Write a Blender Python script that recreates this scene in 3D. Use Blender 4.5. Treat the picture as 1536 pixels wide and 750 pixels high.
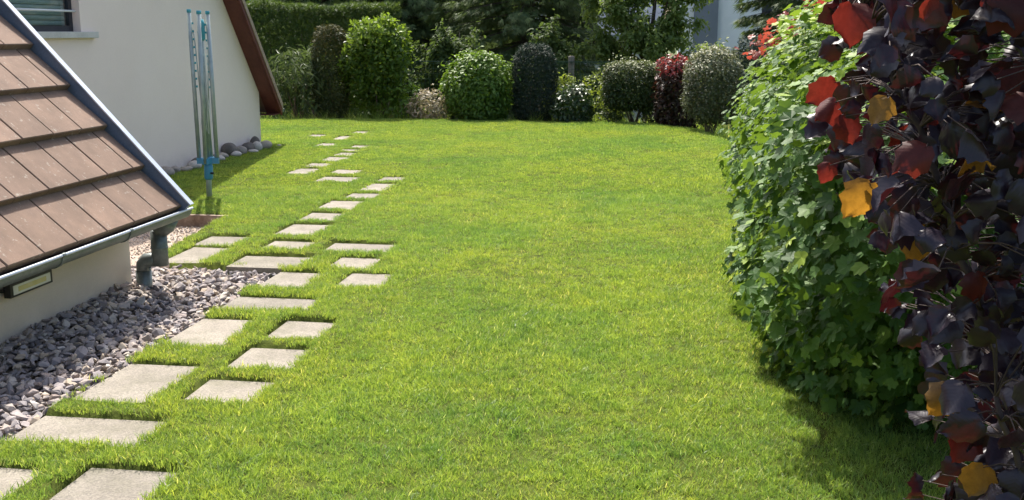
import bpy, math, random
import numpy as np
from mathutils import Vector, Matrix

for o in list(bpy.data.objects):
    bpy.data.objects.remove(o)
scene = bpy.context.scene
COL = scene.collection
random.seed(7)
rng = np.random.default_rng(11)
R = math.radians

# ------------------------------------------------------------------ camera
cam_d = bpy.data.cameras.new("camera")
cam = bpy.data.objects.new("camera", cam_d)
COL.objects.link(cam)
cam.location = (0, 0, 1.6)
cam.rotation_euler = (R(90 - 11.551), 0, R(8.429))
cam_d.sensor_width = 36.0
cam_d.lens = 36.0 * 1600.0 / 1536.0
cam_d.clip_start = 0.05
cam_d.clip_end = 800
scene.camera = cam

# ------------------------------------------------------------------ light
SUN_TO = Vector((-0.27, 0.62, 1.0)).normalized()
sun_el = math.asin(SUN_TO.z)
sun_az = math.atan2(SUN_TO.x, SUN_TO.y)
world = bpy.data.worlds.new("World")
scene.world = world
world.use_nodes = True
wn = world.node_tree
bg = wn.nodes["Background"]
sky = wn.nodes.new("ShaderNodeTexSky")
sky.sky_type = 'NISHITA'
sky.sun_disc = False
sky.sun_elevation = sun_el
sky.sun_rotation = sun_az
sky.air_density = 0.9
sky.dust_density = 4.0
sky.ozone_density = 0.7
wn.links.new(sky.outputs[0], bg.inputs[0])
bg.inputs[1].default_value = 0.15
sun_d = bpy.data.lights.new("sun", 'SUN')
sun_d.energy = 4.4
sun_d.angle = R(0.53)
sun_d.color = (1.0, 0.95, 0.87)
sun = bpy.data.objects.new("sun", sun_d)
COL.objects.link(sun)
sun.location = (-8, 16, 25)
sun.rotation_euler = (-SUN_TO).to_track_quat('-Z', 'Y').to_euler()
vs = scene.view_settings
vs.view_transform = 'Standard'
vs.look = 'None'
vs.exposure = 0.9
vs.gamma = 1.0
vs.use_curve_mapping = False
scene.cycles.max_bounces = 7
scene.cycles.diffuse_bounces = 3
scene.cycles.transmission_bounces = 6
scene.cycles.transparent_max_bounces = 8


# ------------------------------------------------------------------ helpers: objects
def tag(o, label=None, cat=None, group=None, kind=None):
    if label: o['label'] = label
    if cat: o['category'] = cat
    if group: o['group'] = group
    if kind: o['kind'] = kind
    return o

def link(o, parent=None):
    COL.objects.link(o)
    if parent is not None:
        o.parent = parent
    return o

def empty(name, loc=(0, 0, 0), rz=0.0):
    o = bpy.data.objects.new(name, None)
    o.empty_display_size = 0.1
    o.location = loc
    o.rotation_euler = (0, 0, rz)
    COL.objects.link(o)
    return o

def world_to(parent):
    """offset so that meshes given in world coordinates can hang under an unrotated Empty"""
    return Vector(parent.location) if parent is not None and parent.type == 'EMPTY' else Vector((0, 0, 0))

def np_mesh(name, V, F, mats=None, tint=None, smooth=False):
    V = np.asarray(V, dtype=np.float32).reshape(-1, 3)
    F = np.asarray(F, dtype=np.int32)
    me = bpy.data.meshes.new(name)
    n, k = F.shape
    me.vertices.add(len(V)); me.vertices.foreach_set('co', V.ravel())
    me.loops.add(n * k); me.loops.foreach_set('vertex_index', F.ravel())
    me.polygons.add(n); me.polygons.foreach_set('loop_start', np.arange(0, n * k, k, dtype=np.int32))
    me.polygons.foreach_set('use_smooth', np.full(n, bool(smooth)))
    me.update(calc_edges=True)
    if tint is not None:
        a = me.attributes.new('tint', 'FLOAT', 'POINT')
        a.data.foreach_set('value', np.asarray(tint, dtype=np.float32))
    if mats is not None:
        me.materials.append(mats)
    return me

def np_obj(name, V, F, mat, parent=None, tint=None, smooth=False, local=False):
    V = np.asarray(V, dtype=np.float32).reshape(-1, 3)
    if parent is not None and not local:
        base = Vector((0, 0, 0)); p = parent
        while p is not None:
            base += Vector(p.location); p = p.parent
        V = V - np.array(base, dtype=np.float32)
    o = bpy.data.objects.new(name, np_mesh(name, V, F, mat, tint, smooth))
    return link(o, parent)

class MB:
    """collects polygons, then links them as ONE mesh object (world coordinates)"""
    def __init__(s): s.v = []; s.f = []
    def add(s, vs_, fs):
        b = len(s.v)
        s.v += [tuple(map(float, q)) for q in vs_]
        s.f += [tuple(i + b for i in q) for q in fs]
        return s
    def box(s, x0, x1, y0, y1, z0, z1):
        return s.add([(x0, y0, z0), (x1, y0, z0), (x1, y1, z0), (x0, y1, z0), (x0, y0, z1), (x1, y0, z1), (x1, y1, z1), (x0, y1, z1)],
                     [(0, 3, 2, 1), (4, 5, 6, 7), (0, 1, 5, 4), (1, 2, 6, 5), (2, 3, 7, 6), (3, 0, 4, 7)])
    def prism(s, poly, axis, a0, a1):
        """extrude a 2D polygon along axis: 'y' poly=(x,z); 'x' poly=(y,z); 'z' poly=(x,y)"""
        n = len(poly)
        def P(q, a):
            return {'y': (q[0], a, q[1]), 'x': (a, q[0], q[1]), 'z': (q[0], q[1], a)}[axis]
        vs_ = [P(q, a0) for q in poly] + [P(q, a1) for q in poly]
        fs = [tuple(range(n))[::-1], tuple(range(n, 2 * n))] + [(i, (i + 1) % n, n + (i + 1) % n, n + i) for i in range(n)]
        return s.add(vs_, fs)
    def tube(s, pts, rad, sides=8, caps=True):
        pts = [Vector(p) for p in pts]
        n = len(pts)
        rad = [rad] * n if not hasattr(rad, '__len__') else rad
        vs_ = []; u = None
        for i, p in enumerate(pts):
            t = (pts[min(i + 1, n - 1)] - pts[max(i - 1, 0)]).normalized()
            if u is None:
                u = t.orthogonal().normalized()
            u = (u - t * u.dot(t)).normalized()
            w = t.cross(u)
            for k in range(sides):
                a = 2 * math.pi * k / sides
                vs_.append(p + (u * math.cos(a) + w * math.sin(a)) * rad[i])
        fs = [(i * sides + k, i * sides + (k + 1) % sides, (i + 1) * sides + (k + 1) % sides, (i + 1) * sides + k)
              for i in range(n - 1) for k in range(sides)]
        if caps:
            fs += [tuple(range(sides))[::-1], tuple(range((n - 1) * sides, n * sides))]
        return s.add(vs_, fs)
    def build(s, name, mat, parent=None, smooth=False, bevel=0.0):
        base = Vector((0, 0, 0)); p = parent
        while p is not None:
            base += Vector(p.location); p = p.parent
        me = bpy.data.meshes.new(name)
        me.from_pydata([(a - base.x, b - base.y, c - base.z) for a, b, c in s.v], [], s.f)
        me.update()
        import bmesh
        bm = bmesh.new(); bm.from_mesh(me)
        bmesh.ops.recalc_face_normals(bm, faces=bm.faces)
        if bevel > 0:
            bmesh.ops.bevel(bm, geom=[e for e in bm.edges], offset=bevel, segments=2, affect='EDGES', profile=0.6)
        bm.to_mesh(me); bm.free()
        if smooth:
            me.polygons.foreach_set('use_smooth', [True] * len(me.polygons))
            me.update()
        me.materials.append(mat)
        return link(bpy.data.objects.new(name, me), parent)


# ------------------------------------------------------------------ helpers: materials
def new_mat(name):
    m = bpy.data.materials.new(name)
    m.use_nodes = True
    nt = m.node_tree
    b = nt.nodes["Principled BSDF"]
    return m, nt, b

def N(nt, t, **kw):
    n = nt.nodes.new(t)
    for k, v in kw.items():
        setattr(n, k, v)
    return n

def ramp(nt, stops, src, interp='LINEAR'):
    r = N(nt, 'ShaderNodeValToRGB')
    r.color_ramp.interpolation = interp
    el = r.color_ramp.elements
    while len(el) < len(stops):
        el.new(0.5)
    for e, (p, c) in zip(el, stops):
        e.position = p
        e.color = (*c, 1)
    nt.links.new(src, r.inputs[0])
    return r.outputs[0]

def noise(nt, scale, detail=4, rough=0.6, coord='Object', vec_scale=None, dist=0.0):
    if coord == 'World':
        src = N(nt, 'ShaderNodeNewGeometry').outputs['Position']
    else:
        src = N(nt, 'ShaderNodeTexCoord').outputs[coord]
    if vec_scale:
        mp = N(nt, 'ShaderNodeMapping'); mp.inputs['Scale'].default_value = vec_scale
        nt.links.new(src, mp.inputs[0]); src = mp.outputs[0]
    n = N(nt, 'ShaderNodeTexNoise')
    n.inputs['Scale'].default_value = scale
    n.inputs['Detail'].default_value = detail
    n.inputs['Roughness'].default_value = rough
    n.inputs['Distortion'].default_value = dist
    nt.links.new(src, n.inputs['Vector'])
    return n.outputs[0]

def mixc(nt, a, b, fac, mode='MIX'):
    m = N(nt, 'ShaderNodeMix', data_type='RGBA', blend_type=mode)
    for sock, v in ((m.inputs[0], fac), (m.inputs[6], a), (m.inputs[7], b)):
        if isinstance(v, (int, float)): sock.default_value = v
        elif isinstance(v, tuple): sock.default_value = (*v, 1)
        else: nt.links.new(v, sock)
    return m.outputs[2]

def bump(nt, b, h, strength=0.3, dist=0.01):
    bp = N(nt, 'ShaderNodeBump')
    bp.inputs['Strength'].default_value = strength
    bp.inputs['Distance'].default_value = dist
    nt.links.new(h, bp.inputs['Height'])
    nt.links.new(bp.outputs[0], b.inputs['Normal'])

def mat_surface(name, c1, c2, scale=6, rough=0.8, metal=0.0, fine=None, bump_s=0.2, bump_d=0.005, coord='Object', lo=0.35, hi=0.65, spec=0.4, rand=0.0):
    """two-tone worn surface with fine grain"""
    m, nt, b = new_mat(name)
    c = ramp(nt, [(lo, c1), (hi, c2)], noise(nt, scale, 5, 0.6, coord))
    if fine:
        g_ = noise(nt, fine, 3, 0.7, coord)
        c = mixc(nt, c, ramp(nt, [(0.3, (0.55, 0.55, 0.55)), (0.7, (1.35, 1.35, 1.35))], g_), 0.35, 'MULTIPLY')
        bump(nt, b, g_, bump_s, bump_d)
    if rand:
        oi = N(nt, 'ShaderNodeObjectInfo')
        c = mixc(nt, c, ramp(nt, [(0, (1 - rand,) * 3), (1, (1 + rand,) * 3)], oi.outputs['Random']), 1.0, 'MULTIPLY')
    nt.links.new(c, b.inputs['Base Color'])
    b.inputs['Roughness'].default_value = rough
    b.inputs['Metallic'].default_value = metal
    b.inputs['Specular IOR Level'].default_value = spec
    return m

def mat_leaf(name, stops, trans, fac=0.35, rough=0.45, spec=0.5, source='tint', vein=False, back=None):
    """leaf: colour picked per leaf, light passing through it"""
    m, nt, b = new_mat(name)
    if source == 'tint':
        s = N(nt, 'ShaderNodeAttribute', attribute_name='tint').outputs['Fac']
    else:
        s = N(nt, 'ShaderNodeObjectInfo').outputs['Random']
    c = ramp(nt, stops, s)
    if vein:
        h = noise(nt, 9, 3, 0.6, 'Object')
        c = mixc(nt, c, ramp(nt, [(0.3, (0.6, 0.6, 0.6)), (0.7, (1.3, 1.3, 1.3))], h), 0.6, 'MULTIPLY')
    if back is not None:
        gq = N(nt, 'ShaderNodeNewGeometry').outputs['Backfacing']
        c = mixc(nt, c, back, gq)
    nt.links.new(c, b.inputs['Base Color'])
    b.inputs['Roughness'].default_value = rough
    b.inputs['Specular IOR Level'].default_value = spec
    t = N(nt, 'ShaderNodeBsdfTranslucent')
    tc = mixc(nt, c, trans, 0.7)
    nt.links.new(tc, t.inputs[0])
    mx = N(nt, 'ShaderNodeMixShader')
    mx.inputs[0].default_value = fac
    nt.links.new(b.outputs[0], mx.inputs[1]); nt.links.new(t.outputs[0], mx.inputs[2])
    nt.links.new(mx.outputs[0], nt.nodes['Material Output'].inputs[0])
    return m


# ------------------------------------------------------------------ helpers: foliage
def unit(a):
    return a / np.maximum(np.linalg.norm(a, axis=-1, keepdims=True), 1e-9)

def wobble(P, seed, freq=2.0):
    """cheap smooth noise in about -1..1"""
    r = np.random.default_rng(seed)
    out = np.zeros(len(P))
    for k in range(7):
        w = r.normal(size=3) * freq * (1 + 0.5 * k)
        out += np.sin(P @ w + r.uniform(0, 6.28)) / (1 + 0.45 * k)
    return out / 2.2

# templates: leaf lies in XY, base at the origin, tip along +Y, face +Z
T_DIAMOND = (np.array([(0, 0, 0), (-0.28, 0.45, 0.07), (0, 1, -0.06), (0.28, 0.45, 0.07)], float), np.array([(0, 2, 1), (0, 3, 2)]))
T_OVAL = (np.array([(0, 0, 0), (-0.2, 0.25, 0.05), (-0.22, 0.62, 0.03), (0, 1, -0.12), (0.22, 0.62, 0.03), (0.2, 0.25, 0.05), (0, 0.45, 0.0)], float),
          np.array([(0, 6, 1), (1, 6, 2), (2, 6, 3), (3, 6, 4), (4, 6, 5), (5, 6, 0)]))
T_NARROW = (np.array([(0, 0, 0), (-0.11, 0.4, 0.02), (0, 1, -0.15), (0.11, 0.4, 0.02)], float), np.array([(0, 2, 1), (0, 3, 2)]))
_sp = []
for a_, l_ in ((0, 1.0), (0.55, 0.7), (-0.55, 0.7), (0.25, .85), (-.3, .8)):
    d_ = np.array([math.sin(a_), math.cos(a_), 0]); q_ = np.array([math.cos(a_), -math.sin(a_), 0])
    _sp += [q_ * 0.05, d_ * l_ + np.array([0, 0, -0.1 * abs(a_)]), -q_ * 0.05 + np.array([0, 0, 0.03])]
T_SPRAY = (np.array(_sp, float), np.arange(15).reshape(5, 3))

def lobed_template(jit=0, seed=0):
    r = np.random.default_rng(seed)
    ang = np.radians([-90, -62, -30, -12, 10, 34, 52, 68, 90, 112, 128, 146, 170, 192, 210, 242])
    rad = np.array([0.28, 0.42, 0.45, 0.50, 0.35, 0.46, 0.53, 0.40, 0.60, 0.40, 0.53, 0.46, 0.35, 0.50, 0.45, 0.42])
    rad = rad * (1 + r.uniform(-0.13, 0.13, len(rad)))
    x = np.cos(ang) * rad; y = np.sin(ang) * rad + 0.38
    z = r.uniform(-0.6, 0.1) * (x ** 2 + (y - 0.38) ** 2) + 0.10 * np.abs(x) + r.uniform(-0.03, 0.03, len(x))
    V = np.vstack([[0, 0.36, -0.02], np.stack([x, y, z], 1)])
    n = len(x)
    F = np.array([(0, 1 + i, 1 + (i + 1) % n) for i in range(n)])
    return V, F

def big_leaf_template(seed):
    """round, pointed, coarsely toothed leaf with pleats and a droop"""
    r = np.random.default_rng(seed)
    rows = [0.0, 0.06, 0.18, 0.32, 0.47, 0.62, 0.75, 0.86, 0.94, 1.0]
    wid = [0.08, 0.29, 0.42, 0.47, 0.46, 0.40, 0.29, 0.16, 0.055, 0.0]
    cols = [-1, -0.66, -0.33, 0, 0.33, 0.66, 1]
    droop = r.uniform(0.2, 1.0); cup = r.uniform(-1.3, 0.5); tw = r.uniform(-0.5, 0.5); fold = r.uniform(-0.35, 0.45)
    V = []
    for j, (t, w) in enumerate(zip(rows, wid)):
        for c in cols:
            ww = w
            if abs(c) == 1: ww = w * (1 + (0.13 if j % 2 else -0.05) + r.uniform(-0.04, 0.04))
            x = c * ww; y = t - 0.10 * abs(c) * (1 - t) * 0.6 + (0.02 if abs(c) == 1 and j % 2 else 0)
            z = 0.007 * math.cos(9 * math.pi * (t - 0.45 * abs(x))) * min(1, abs(c) * 2) + cup * x * x * 1.6 - droop * t * t * 0.7 + tw * x * t + fold * abs(x)
            z += 0.10 * math.sin(6 * t + seed * 1.7 + 2 * c) * c * c + 0.03 * math.sin(11 * t + 5 * c + seed)
            V.append((x, y, z))
    n = len(cols)
    F = [(j * n + i, j * n + i + 1, (j + 1) * n + i + 1, (j + 1) * n + i) for j in range(len(rows) - 1) for i in range(n - 1)]
    return np.array(V), np.array(F)

def basis(d, n):
    d = unit(d); x = unit(np.cross(d, n)); n = np.cross(x, d)
    return np.stack([x, d, n], axis=1)          # rows: x, y, z axes

def scatter(T, P, d, n, s, tint=None):
    """copies of a leaf template as one vertex / face array"""
    TV, TF = T
    B = basis(d, n)
    V = np.einsum('vk,nkj->nvj', TV, B) * np.asarray(s).reshape(-1, 1, 1) + P[:, None, :]
    F = TF[None] + (np.arange(len(P)) * len(TV))[:, None, None]
    t = np.repeat(np.asarray(tint), len(TV)) if tint is not None else None
    return V.reshape(-1, 3), F.reshape(-1, TF.shape[1]), t

def shell_points(n, c, ax, p=2.0, inner=0.55, wob=0.12, freq=2.2, seed=1, zmin=None, power=2.0):
    """points filling the outer part of a lumpy superellipsoid; returns points and outward normals"""
    r = np.random.default_rng(seed)
    c = np.array(c, float); ax = np.array(ax, float)
    out = []; nn = []; got = 0
    while got < n:
        q = r.uniform(-1.25, 1.25, (n * 3, 3))
        rho = (np.abs(q) ** p).sum(1) ** (1 / p)
        dirn = q / np.maximum(rho, 1e-6)[:, None]
        lim = 1 + wob * wobble(dirn * ax / ax.mean(), seed + 5, freq) 
        rel = rho / lim
        ok = (rel < 1) & (rel > inner) & (r.uniform(size=len(q)) < rel ** power)
        W = c + q * ax
        if zmin is not None: ok &= W[:, 2] > zmin
        g_ = np.sign(q) * np.abs(q) ** (p - 1) / ax
        out.append(W[ok]); nn.append(unit(g_[ok])); got += ok.sum()
    return np.vstack(out)[:n], np.vstack(nn)[:n]

def leaf_dirs(nrm, r, out=1.0, up=0.6, rnd=0.6, droop=0.2):
    m = len(nrm)
    n = unit(nrm * out + np.array([0, 0, up]) + r.normal(size=(m, 3)) * rnd)
    d = unit(np.cross(n, r.normal(size=(m, 3))) + nrm * 0.35 + np.array([0, 0, -droop]))
    return d, n

def stems(parent, mat, base, tips, r0, name='stem', rnd=0.06, seed=1, n=5):
    r = random.Random(seed)
    for t in tips:
        b = Vector(base) + Vector((r.uniform(-1, 1), r.uniform(-1, 1), 0)) * rnd
        t = Vector(t); pts = []; rad = []
        bow = Vector((r.uniform(-1, 1), r.uniform(-1, 1), 0)) * 0.08 * (t - b).length
        for i in range(n):
            u = i / (n - 1)
            pts.append(b.lerp(t, u) + bow * math.sin(math.pi * u))
            rad.append(r0 * (1 - 0.7 * u))
        MB().tube(pts, rad, 6).build(name, mat, parent, smooth=True)

# ------------------------------------------------------------------ layout (metres; +Y runs along the garden path)
SLABS = [  # x0, x1, y0, y1
    (-2.60, -2.26, 2.90, 3.44), (-2.60, -2.04, 3.66, 3.975), (-2.60, -2.225, 4.14, 4.71), (-2.60, -2.265, 5.02, 5.55),
    (-2.60, -2.06, 5.74, 6.06), (-2.60, -2.28, 6.28, 6.78), (-3.04, -2.52, 6.89, 7.27), (-3.03, -2.69, 7.46, 7.82),
    (-3.15, -2.79, 8.00, 8.57),
    (-2.11, -1.755, 2.96, 3.485), (-2.105, -1.785, 4.20, 4.535), (-2.108, -1.775, 4.69, 5.05), (-2.11, -1.808, 5.20, 5.58),
    (-2.10, -1.795, 6.38, 6.80), (-2.325, -2.02, 6.92, 7.29), (-2.54, -2.03, 7.44, 7.81),
    (-3.55, -3.24, 6.90, 7.495), (-3.60, -3.265, 7.54, 7.93),
    (-3.17, -2.85, 8.70, 9.115), (-3.20, -2.85, 9.28, 9.78), (-3.15, -2.85, 9.93, 10.30), (-3.15, -2.88, 10.45, 11.005),
    (-3.15, -2.87, 11.15, 11.54), (-3.82, -3.36, 11.02, 11.42), (-3.86, -3.54, 11.65, 12.05), (-4.36, -4.06, 11.60, 12.13),
    (-4.38, -4.09, 12.24, 12.66), (-4.37, -4.07, 12.78, 13.31), (-4.38, -4.09, 13.38, 13.82), (-4.46, -4.18, 13.90, 14.21),
    (-4.46, -4.20, 14.35, 14.75), (-5.03, -4.76, 14.50, 15.0), (-5.08, -4.83, 15.45, 16.11), (-5.60, -5.31, 15.80, 16.26),
    (-5.08, -4.79, 16.45, 16.91)]
EDGE = np.array([(-12, 18.3), (-7.3, 18.75), (-4.9, 19.2), (-2.8, 19.07), (-1.23, 18.9), (-0.29, 18.55), (0.15, 17.8), (0.55, 16.7), (0.72, 15.6), (1.1, 13.5), (1.6, 11), (2.4, 8.5), (3.4, 6.5), (8, 4)])

def lawn_fall(x, y):
    """how far beyond the brow of the lawn a point lies (m)"""
    ye = np.interp(x, EDGE[:, 0], EDGE[:, 1])
    slope = np.interp(x, [-2, 0.2, 0.7, 2.4], [0.1, 2.0, 3.5, 2.5])
    return (y - ye) / np.sqrt(1 + slope ** 2)

def in_slab(x, y, pad=0.0):
    m = np.zeros(np.shape(x), bool)
    for a, b, c, d in SLABS:
        m |= (x > a - pad) & (x < b + pad) & (y > c - pad) & (y < d + pad)
    return m

def in_gravel(x, y, pad=0.0):
    return ((x < -2.615 + pad) & (x > -3.5) & (y < 6.87 + pad) & (y > 0)) | ((x < -2.63 + pad) & (x > -5.6) & (y < 6.87 + pad) & (y > 6.1))

def in_pad(x, y, pad=0.0):
    xr = np.interp(y, [6.8, 7.5, 8.75], [-3.62, -3.72, -3.84])
    return (x < xr + pad) & (x > -5.7) & (y > 6.8) & (y < 8.72 + pad * 0.5)

def land(x, y):
    """turf / terrain level"""
    f = lawn_fall(x, y)
    t = np.clip(f / 2.2, 0, 1); z = -0.45 * t * t * (3 - 2 * t)
    t2 = np.clip((f - 2.0) / 9.0, 0, 1); z = z - 0.8 * t2 * t2 * (3 - 2 * t2)
    z = z + 0.020 + 0.006 * np.sin(x * 3.1 + y * 1.3) * np.sin(y * 2.3 - x) + 0.004 * np.sin(x * 9 + 1) * np.sin(y * 8)
    return z

def lawn_z(x, y):
    z = land(x, y)
    z = np.where(in_slab(x, y, 0.012), -0.045, z)
    z = np.where(in_gravel(x, y), -0.10, z)
    z = np.where(in_pad(x, y), -0.13, z)
    return z

# ------------------------------------------------------------------ materials for the setting
M_soil = mat_surface('soil', (0.045, 0.06, 0.013), (0.10, 0.12, 0.025), 14, 1.0, spec=0.05, fine=120, bump_s=0.6, bump_d=0.01, coord='Object')
M_far = mat_surface('far_grass', (0.04, 0.07, 0.015), (0.09, 0.12, 0.03), 0.8, 0.95, fine=30, bump_s=0.6, bump_d=0.03)
def make_slab_mat():
    m, nt, b = new_mat('washed_concrete')
    big = noise(nt, 3.0, 4, 0.6, 'Object')
    c = ramp(nt, [(0.3, (0.20, 0.18, 0.15)), (0.7, (0.285, 0.26, 0.22))], big)
    v = N(nt, 'ShaderNodeTexVoronoi'); v.inputs['Scale'].default_value = 150
    nt.links.new(N(nt, 'ShaderNodeTexCoord').outputs['Object'], v.inputs['Vector'])
    c = mixc(nt, c, ramp(nt, [(0.0, (0.55, 0.55, 0.56)), (0.5, (1.0, 0.98, 0.95)), (1.0, (1.35, 1.33, 1.3))], v.outputs['Color']), 0.75, 'MULTIPLY')
    st = noise(nt, 3.2, 7, 0.75, 'World')
    c = mixc(nt, c, (0.13, 0.125, 0.08), ramp(nt, [(0.48, (0, 0, 0)), (0.70, (0.7, 0.7, 0.7))], st))
    oi = N(nt, 'ShaderNodeObjectInfo')
    c = mixc(nt, c, ramp(nt, [(0, (0.86, 0.86, 0.85)), (1, (1.08, 1.07, 1.05))], oi.outputs['Random']), 1.0, 'MULTIPLY')
    nt.links.new(c, b.inputs['Base Color']); b.inputs['Roughness'].default_value = 0.9
    bump(nt, b, v.outputs['Distance'], 0.5, 0.003)
    return m
M_slab = make_slab_mat()
M_bed = mat_surface('sand_bed', (0.10, 0.08, 0.05), (0.16, 0.13, 0.09), 12, 0.95, fine=90)

def make_stone_mat(name, source):
    m, nt, b = new_mat(name)
    s = N(nt, 'ShaderNodeAttribute', attribute_name='tint').outputs['Fac'] if source == 'tint' else N(nt, 'ShaderNodeObjectInfo').outputs['Random']
    c = ramp(nt, [(0.0, (0.16, 0.145, 0.15)), (0.18, (0.27, 0.245, 0.245)), (0.38, (0.35, 0.31, 0.30)), (0.55, (0.27, 0.215, 0.19)), (0.7, (0.38, 0.335, 0.30)), (0.85, (0.42, 0.345, 0.26)), (1.0, (0.52, 0.48, 0.44))], s)
    n_ = noise(nt, 28, 5, 0.65, 'World')
    c = mixc(nt, c, ramp(nt, [(0.3, (0.6, 0.6, 0.62)), (0.7, (1.35, 1.33, 1.3))], n_), 0.55, 'MULTIPLY')
    nt.links.new(c, b.inputs['Base Color']); b.inputs['Roughness'].default_value = 0.85
    bump(nt, b, n_, 0.35, 0.006)
    return m
M_rock = make_stone_mat('crushed_rock', 'random')
M_rock_t = make_stone_mat('crushed_rock_small', 'tint')

# ------------------------------------------------------------------ ground and lawn
def grid_obj(name, xs, ys, fz, mat, kind='structure', keep=None):
    X, Y = np.meshgrid(xs, ys)
    V = np.stack([X, Y, fz(X, Y)], -1).reshape(-1, 3)
    nx, ny = len(xs), len(ys)
    i = np.arange(nx * ny).reshape(ny, nx)
    F = np.stack([i[:-1, :-1], i[:-1, 1:], i[1:, 1:], i[1:, :-1]], -1).reshape(-1, 4)
    if keep is not None:
        cx = V[F].mean(1)
        F = F[keep(cx[:, 0], cx[:, 1])]
    o = np_obj(name, V, F, mat, smooth=True)
    if kind: tag(o, kind=kind)
    return o

xs = np.concatenate([np.arange(-11, -5.75, 0.25), np.arange(-5.75, -1.65, 0.03), np.arange(-1.65, 9.01, 0.25)])
ys = np.concatenate([np.arange(-3, 2.5, 0.25), np.arange(2.5, 17.3, 0.03), np.arange(17.3, 34.2, 0.15)])
grid_obj('lawn', xs, ys, lawn_z, M_soil)
gx = np.concatenate([[-400, -200, -100, -60], np.arange(-40, 41, 2.0), [60, 100, 200, 400]])
gy = np.concatenate([[-400, -200, -100, -40], np.arange(-20, 81, 2.0), [120, 200, 400]])
grid_obj('ground', gx, gy, lambda x, y: np.where((x > -12) & (x < 10) & (y > -4) & (y < 34), land(x, y) - 0.45, np.minimum(land(x, y), 0) - 0.12), M_far)

# path: bedding (structure) with its slabs as pieces
pm = MB()
for a, b, c, d in SLABS:
    pm.box(a - 0.004, b + 0.004, c - 0.004, d + 0.004, -0.075, -0.042)
path = pm.build('path', M_bed); tag(path, kind='structure')
for a, b, c, d in SLABS:
    tilt = random.uniform(-0.004, 0.004)
    cx, cy = (a + b) / 2, (c + d) / 2
    hx, hy = (b - a) / 2, (d - c) / 2
    s_ = MB().box(-hx, hx, -hy, hy, -0.04, 0.0)
    o = s_.build('paving_slab', M_slab, path, bevel=0.004)
    o.location = (cx, cy, (0.010 if cy > 9 else 0.0) + random.uniform(-0.003, 0.004)); o.rotation_euler = (tilt, random.uniform(-0.006, 0.006), R(random.uniform(-0.5, 0.5)))

# gravel bed
def gravel_level(x, y):
    w = np.clip((-2.92 - x) / 0.45, 0, 1)
    return -0.055 + 0.075 * w * w * (3 - 2 * w) * np.interp(y, [6.0, 6.7], [1, 0.3])
grid_obj('gravel_bed', np.arange(-5.6, -2.60, 0.05), np.arange(1.5, 6.90, 0.05), lambda x, y: gravel_level(x, y) - 0.02, M_bed,
         keep=lambda x, y: in_gravel(x, y, 0.0))
bed = bpy.data.objects['gravel_bed']

def rock_template(seed):
    import bmesh
    r = np.random.default_rng(seed)
    pts = unit(r.normal(size=(15, 3))) * r.uniform(0.75, 1.05, (15, 1)) * np.array([1.0, r.uniform(0.6, 0.85), r.uniform(0.34, 0.6)])
    bm = bmesh.new()
    for p in pts: bm.verts.new(p)
    res = bmesh.ops.convex_hull(bm, input=bm.verts)
    bmesh.ops.delete(bm, geom=[e for e in res['geom_interior'] if isinstance(e, bmesh.types.BMVert)], context='VERTS')
    bmesh.ops.triangulate(bm, faces=bm.faces)
    bm.verts.index_update()
    V = np.array([v.co[:] for v in bm.verts]); F = np.array([[v.index for v in f.verts] for f in bm.faces])
    bm.free()
    return V, F
ROCKS = [rock_template(100 + k) for k in range(14)]

def euler_mats(r, n, tilt=0.6):
    out = []
    for _ in range(n):
        out.append(np.array((Matrix.Rotation(r.uniform(0, 6.283), 3, 'Z') @ Matrix.Rotation(r.normal() * tilt, 3, 'X') @ Matrix.Rotation(r.normal() * tilt, 3, 'Y'))))
    return np.array(out)

def place_rocks():
    r = np.random.default_rng(3)
    items = []                                       # x, y, z, size
    for layer, (spacing, dz, s0, s1) in enumerate([(0.041, 0.0, 0.022, 0.034), (0.046, 0.018, 0.018, 0.040), (0.075, 0.032, 0.018, 0.044)]):
        gx_ = np.arange(-3.45, -2.62, spacing); gy_ = np.arange(3.2, 6.86, spacing)
        GX, GY = np.meshgrid(gx_, gy_)
        GX = GX + r.uniform(-0.5, 0.5, GX.shape) * spacing * 0.9; GY = GY + r.uniform(-0.5, 0.5, GY.shape) * spacing * 0.9
        q = np.stack([GX.ravel(), GY.ravel()], 1)
        g2x, g2y = np.meshgrid(np.arange(-4.4, -3.45, spacing), np.arange(6.25, 6.86, spacing))
        q2 = np.stack([g2x.ravel(), g2y.ravel()], 1) + r.uniform(-0.4, 0.4, (g2x.size, 2)) * spacing
        q = np.vstack([q, q2])
        ok = in_gravel(q[:, 0], q[:, 1], -0.015) & ~((q[:, 0] < -3.36) & (q[:, 1] < 6.24))
        q = q[ok]
        for x, y in q:
            s = r.uniform(s0, s1) * (1.5 if r.uniform() < 0.10 else 1.0)
            items.append((x, y, float(gravel_level(x, y)) + dz + r.uniform(-0.004, 0.006), s))
    return np.array(items)
rk = place_rocks()
r_ = np.random.default_rng(4)
rot = euler_mats(r_, len(rk), 0.45)
var = r_.integers(0, len(ROCKS), len(rk))
show = (rk[:, 3] / rk[:, 1]) * (1 + 14 * (rk[:, 2] - gravel_level(rk[:, 0], rk[:, 1]))) * np.where((rk[:, 0] > -3.30) & (rk[:, 1] > 3.55), 1, 0.3)
order = np.argsort(-show)
rock_me = []
for V, F in ROCKS:
    rock_me.append(np_mesh('stone', V, F, M_rock))
for i in order[:300]:
    o = bpy.data.objects.new('stone', rock_me[var[i]])
    link(o, bed)
    o.matrix_world = Matrix.Translation(rk[i, :3]) @ Matrix(rot[i].tolist()).to_4x4() @ Matrix.Scale(float(rk[i, 3]), 4)
Vs, Fs, Ts = [], [], []; nb = 0
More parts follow.
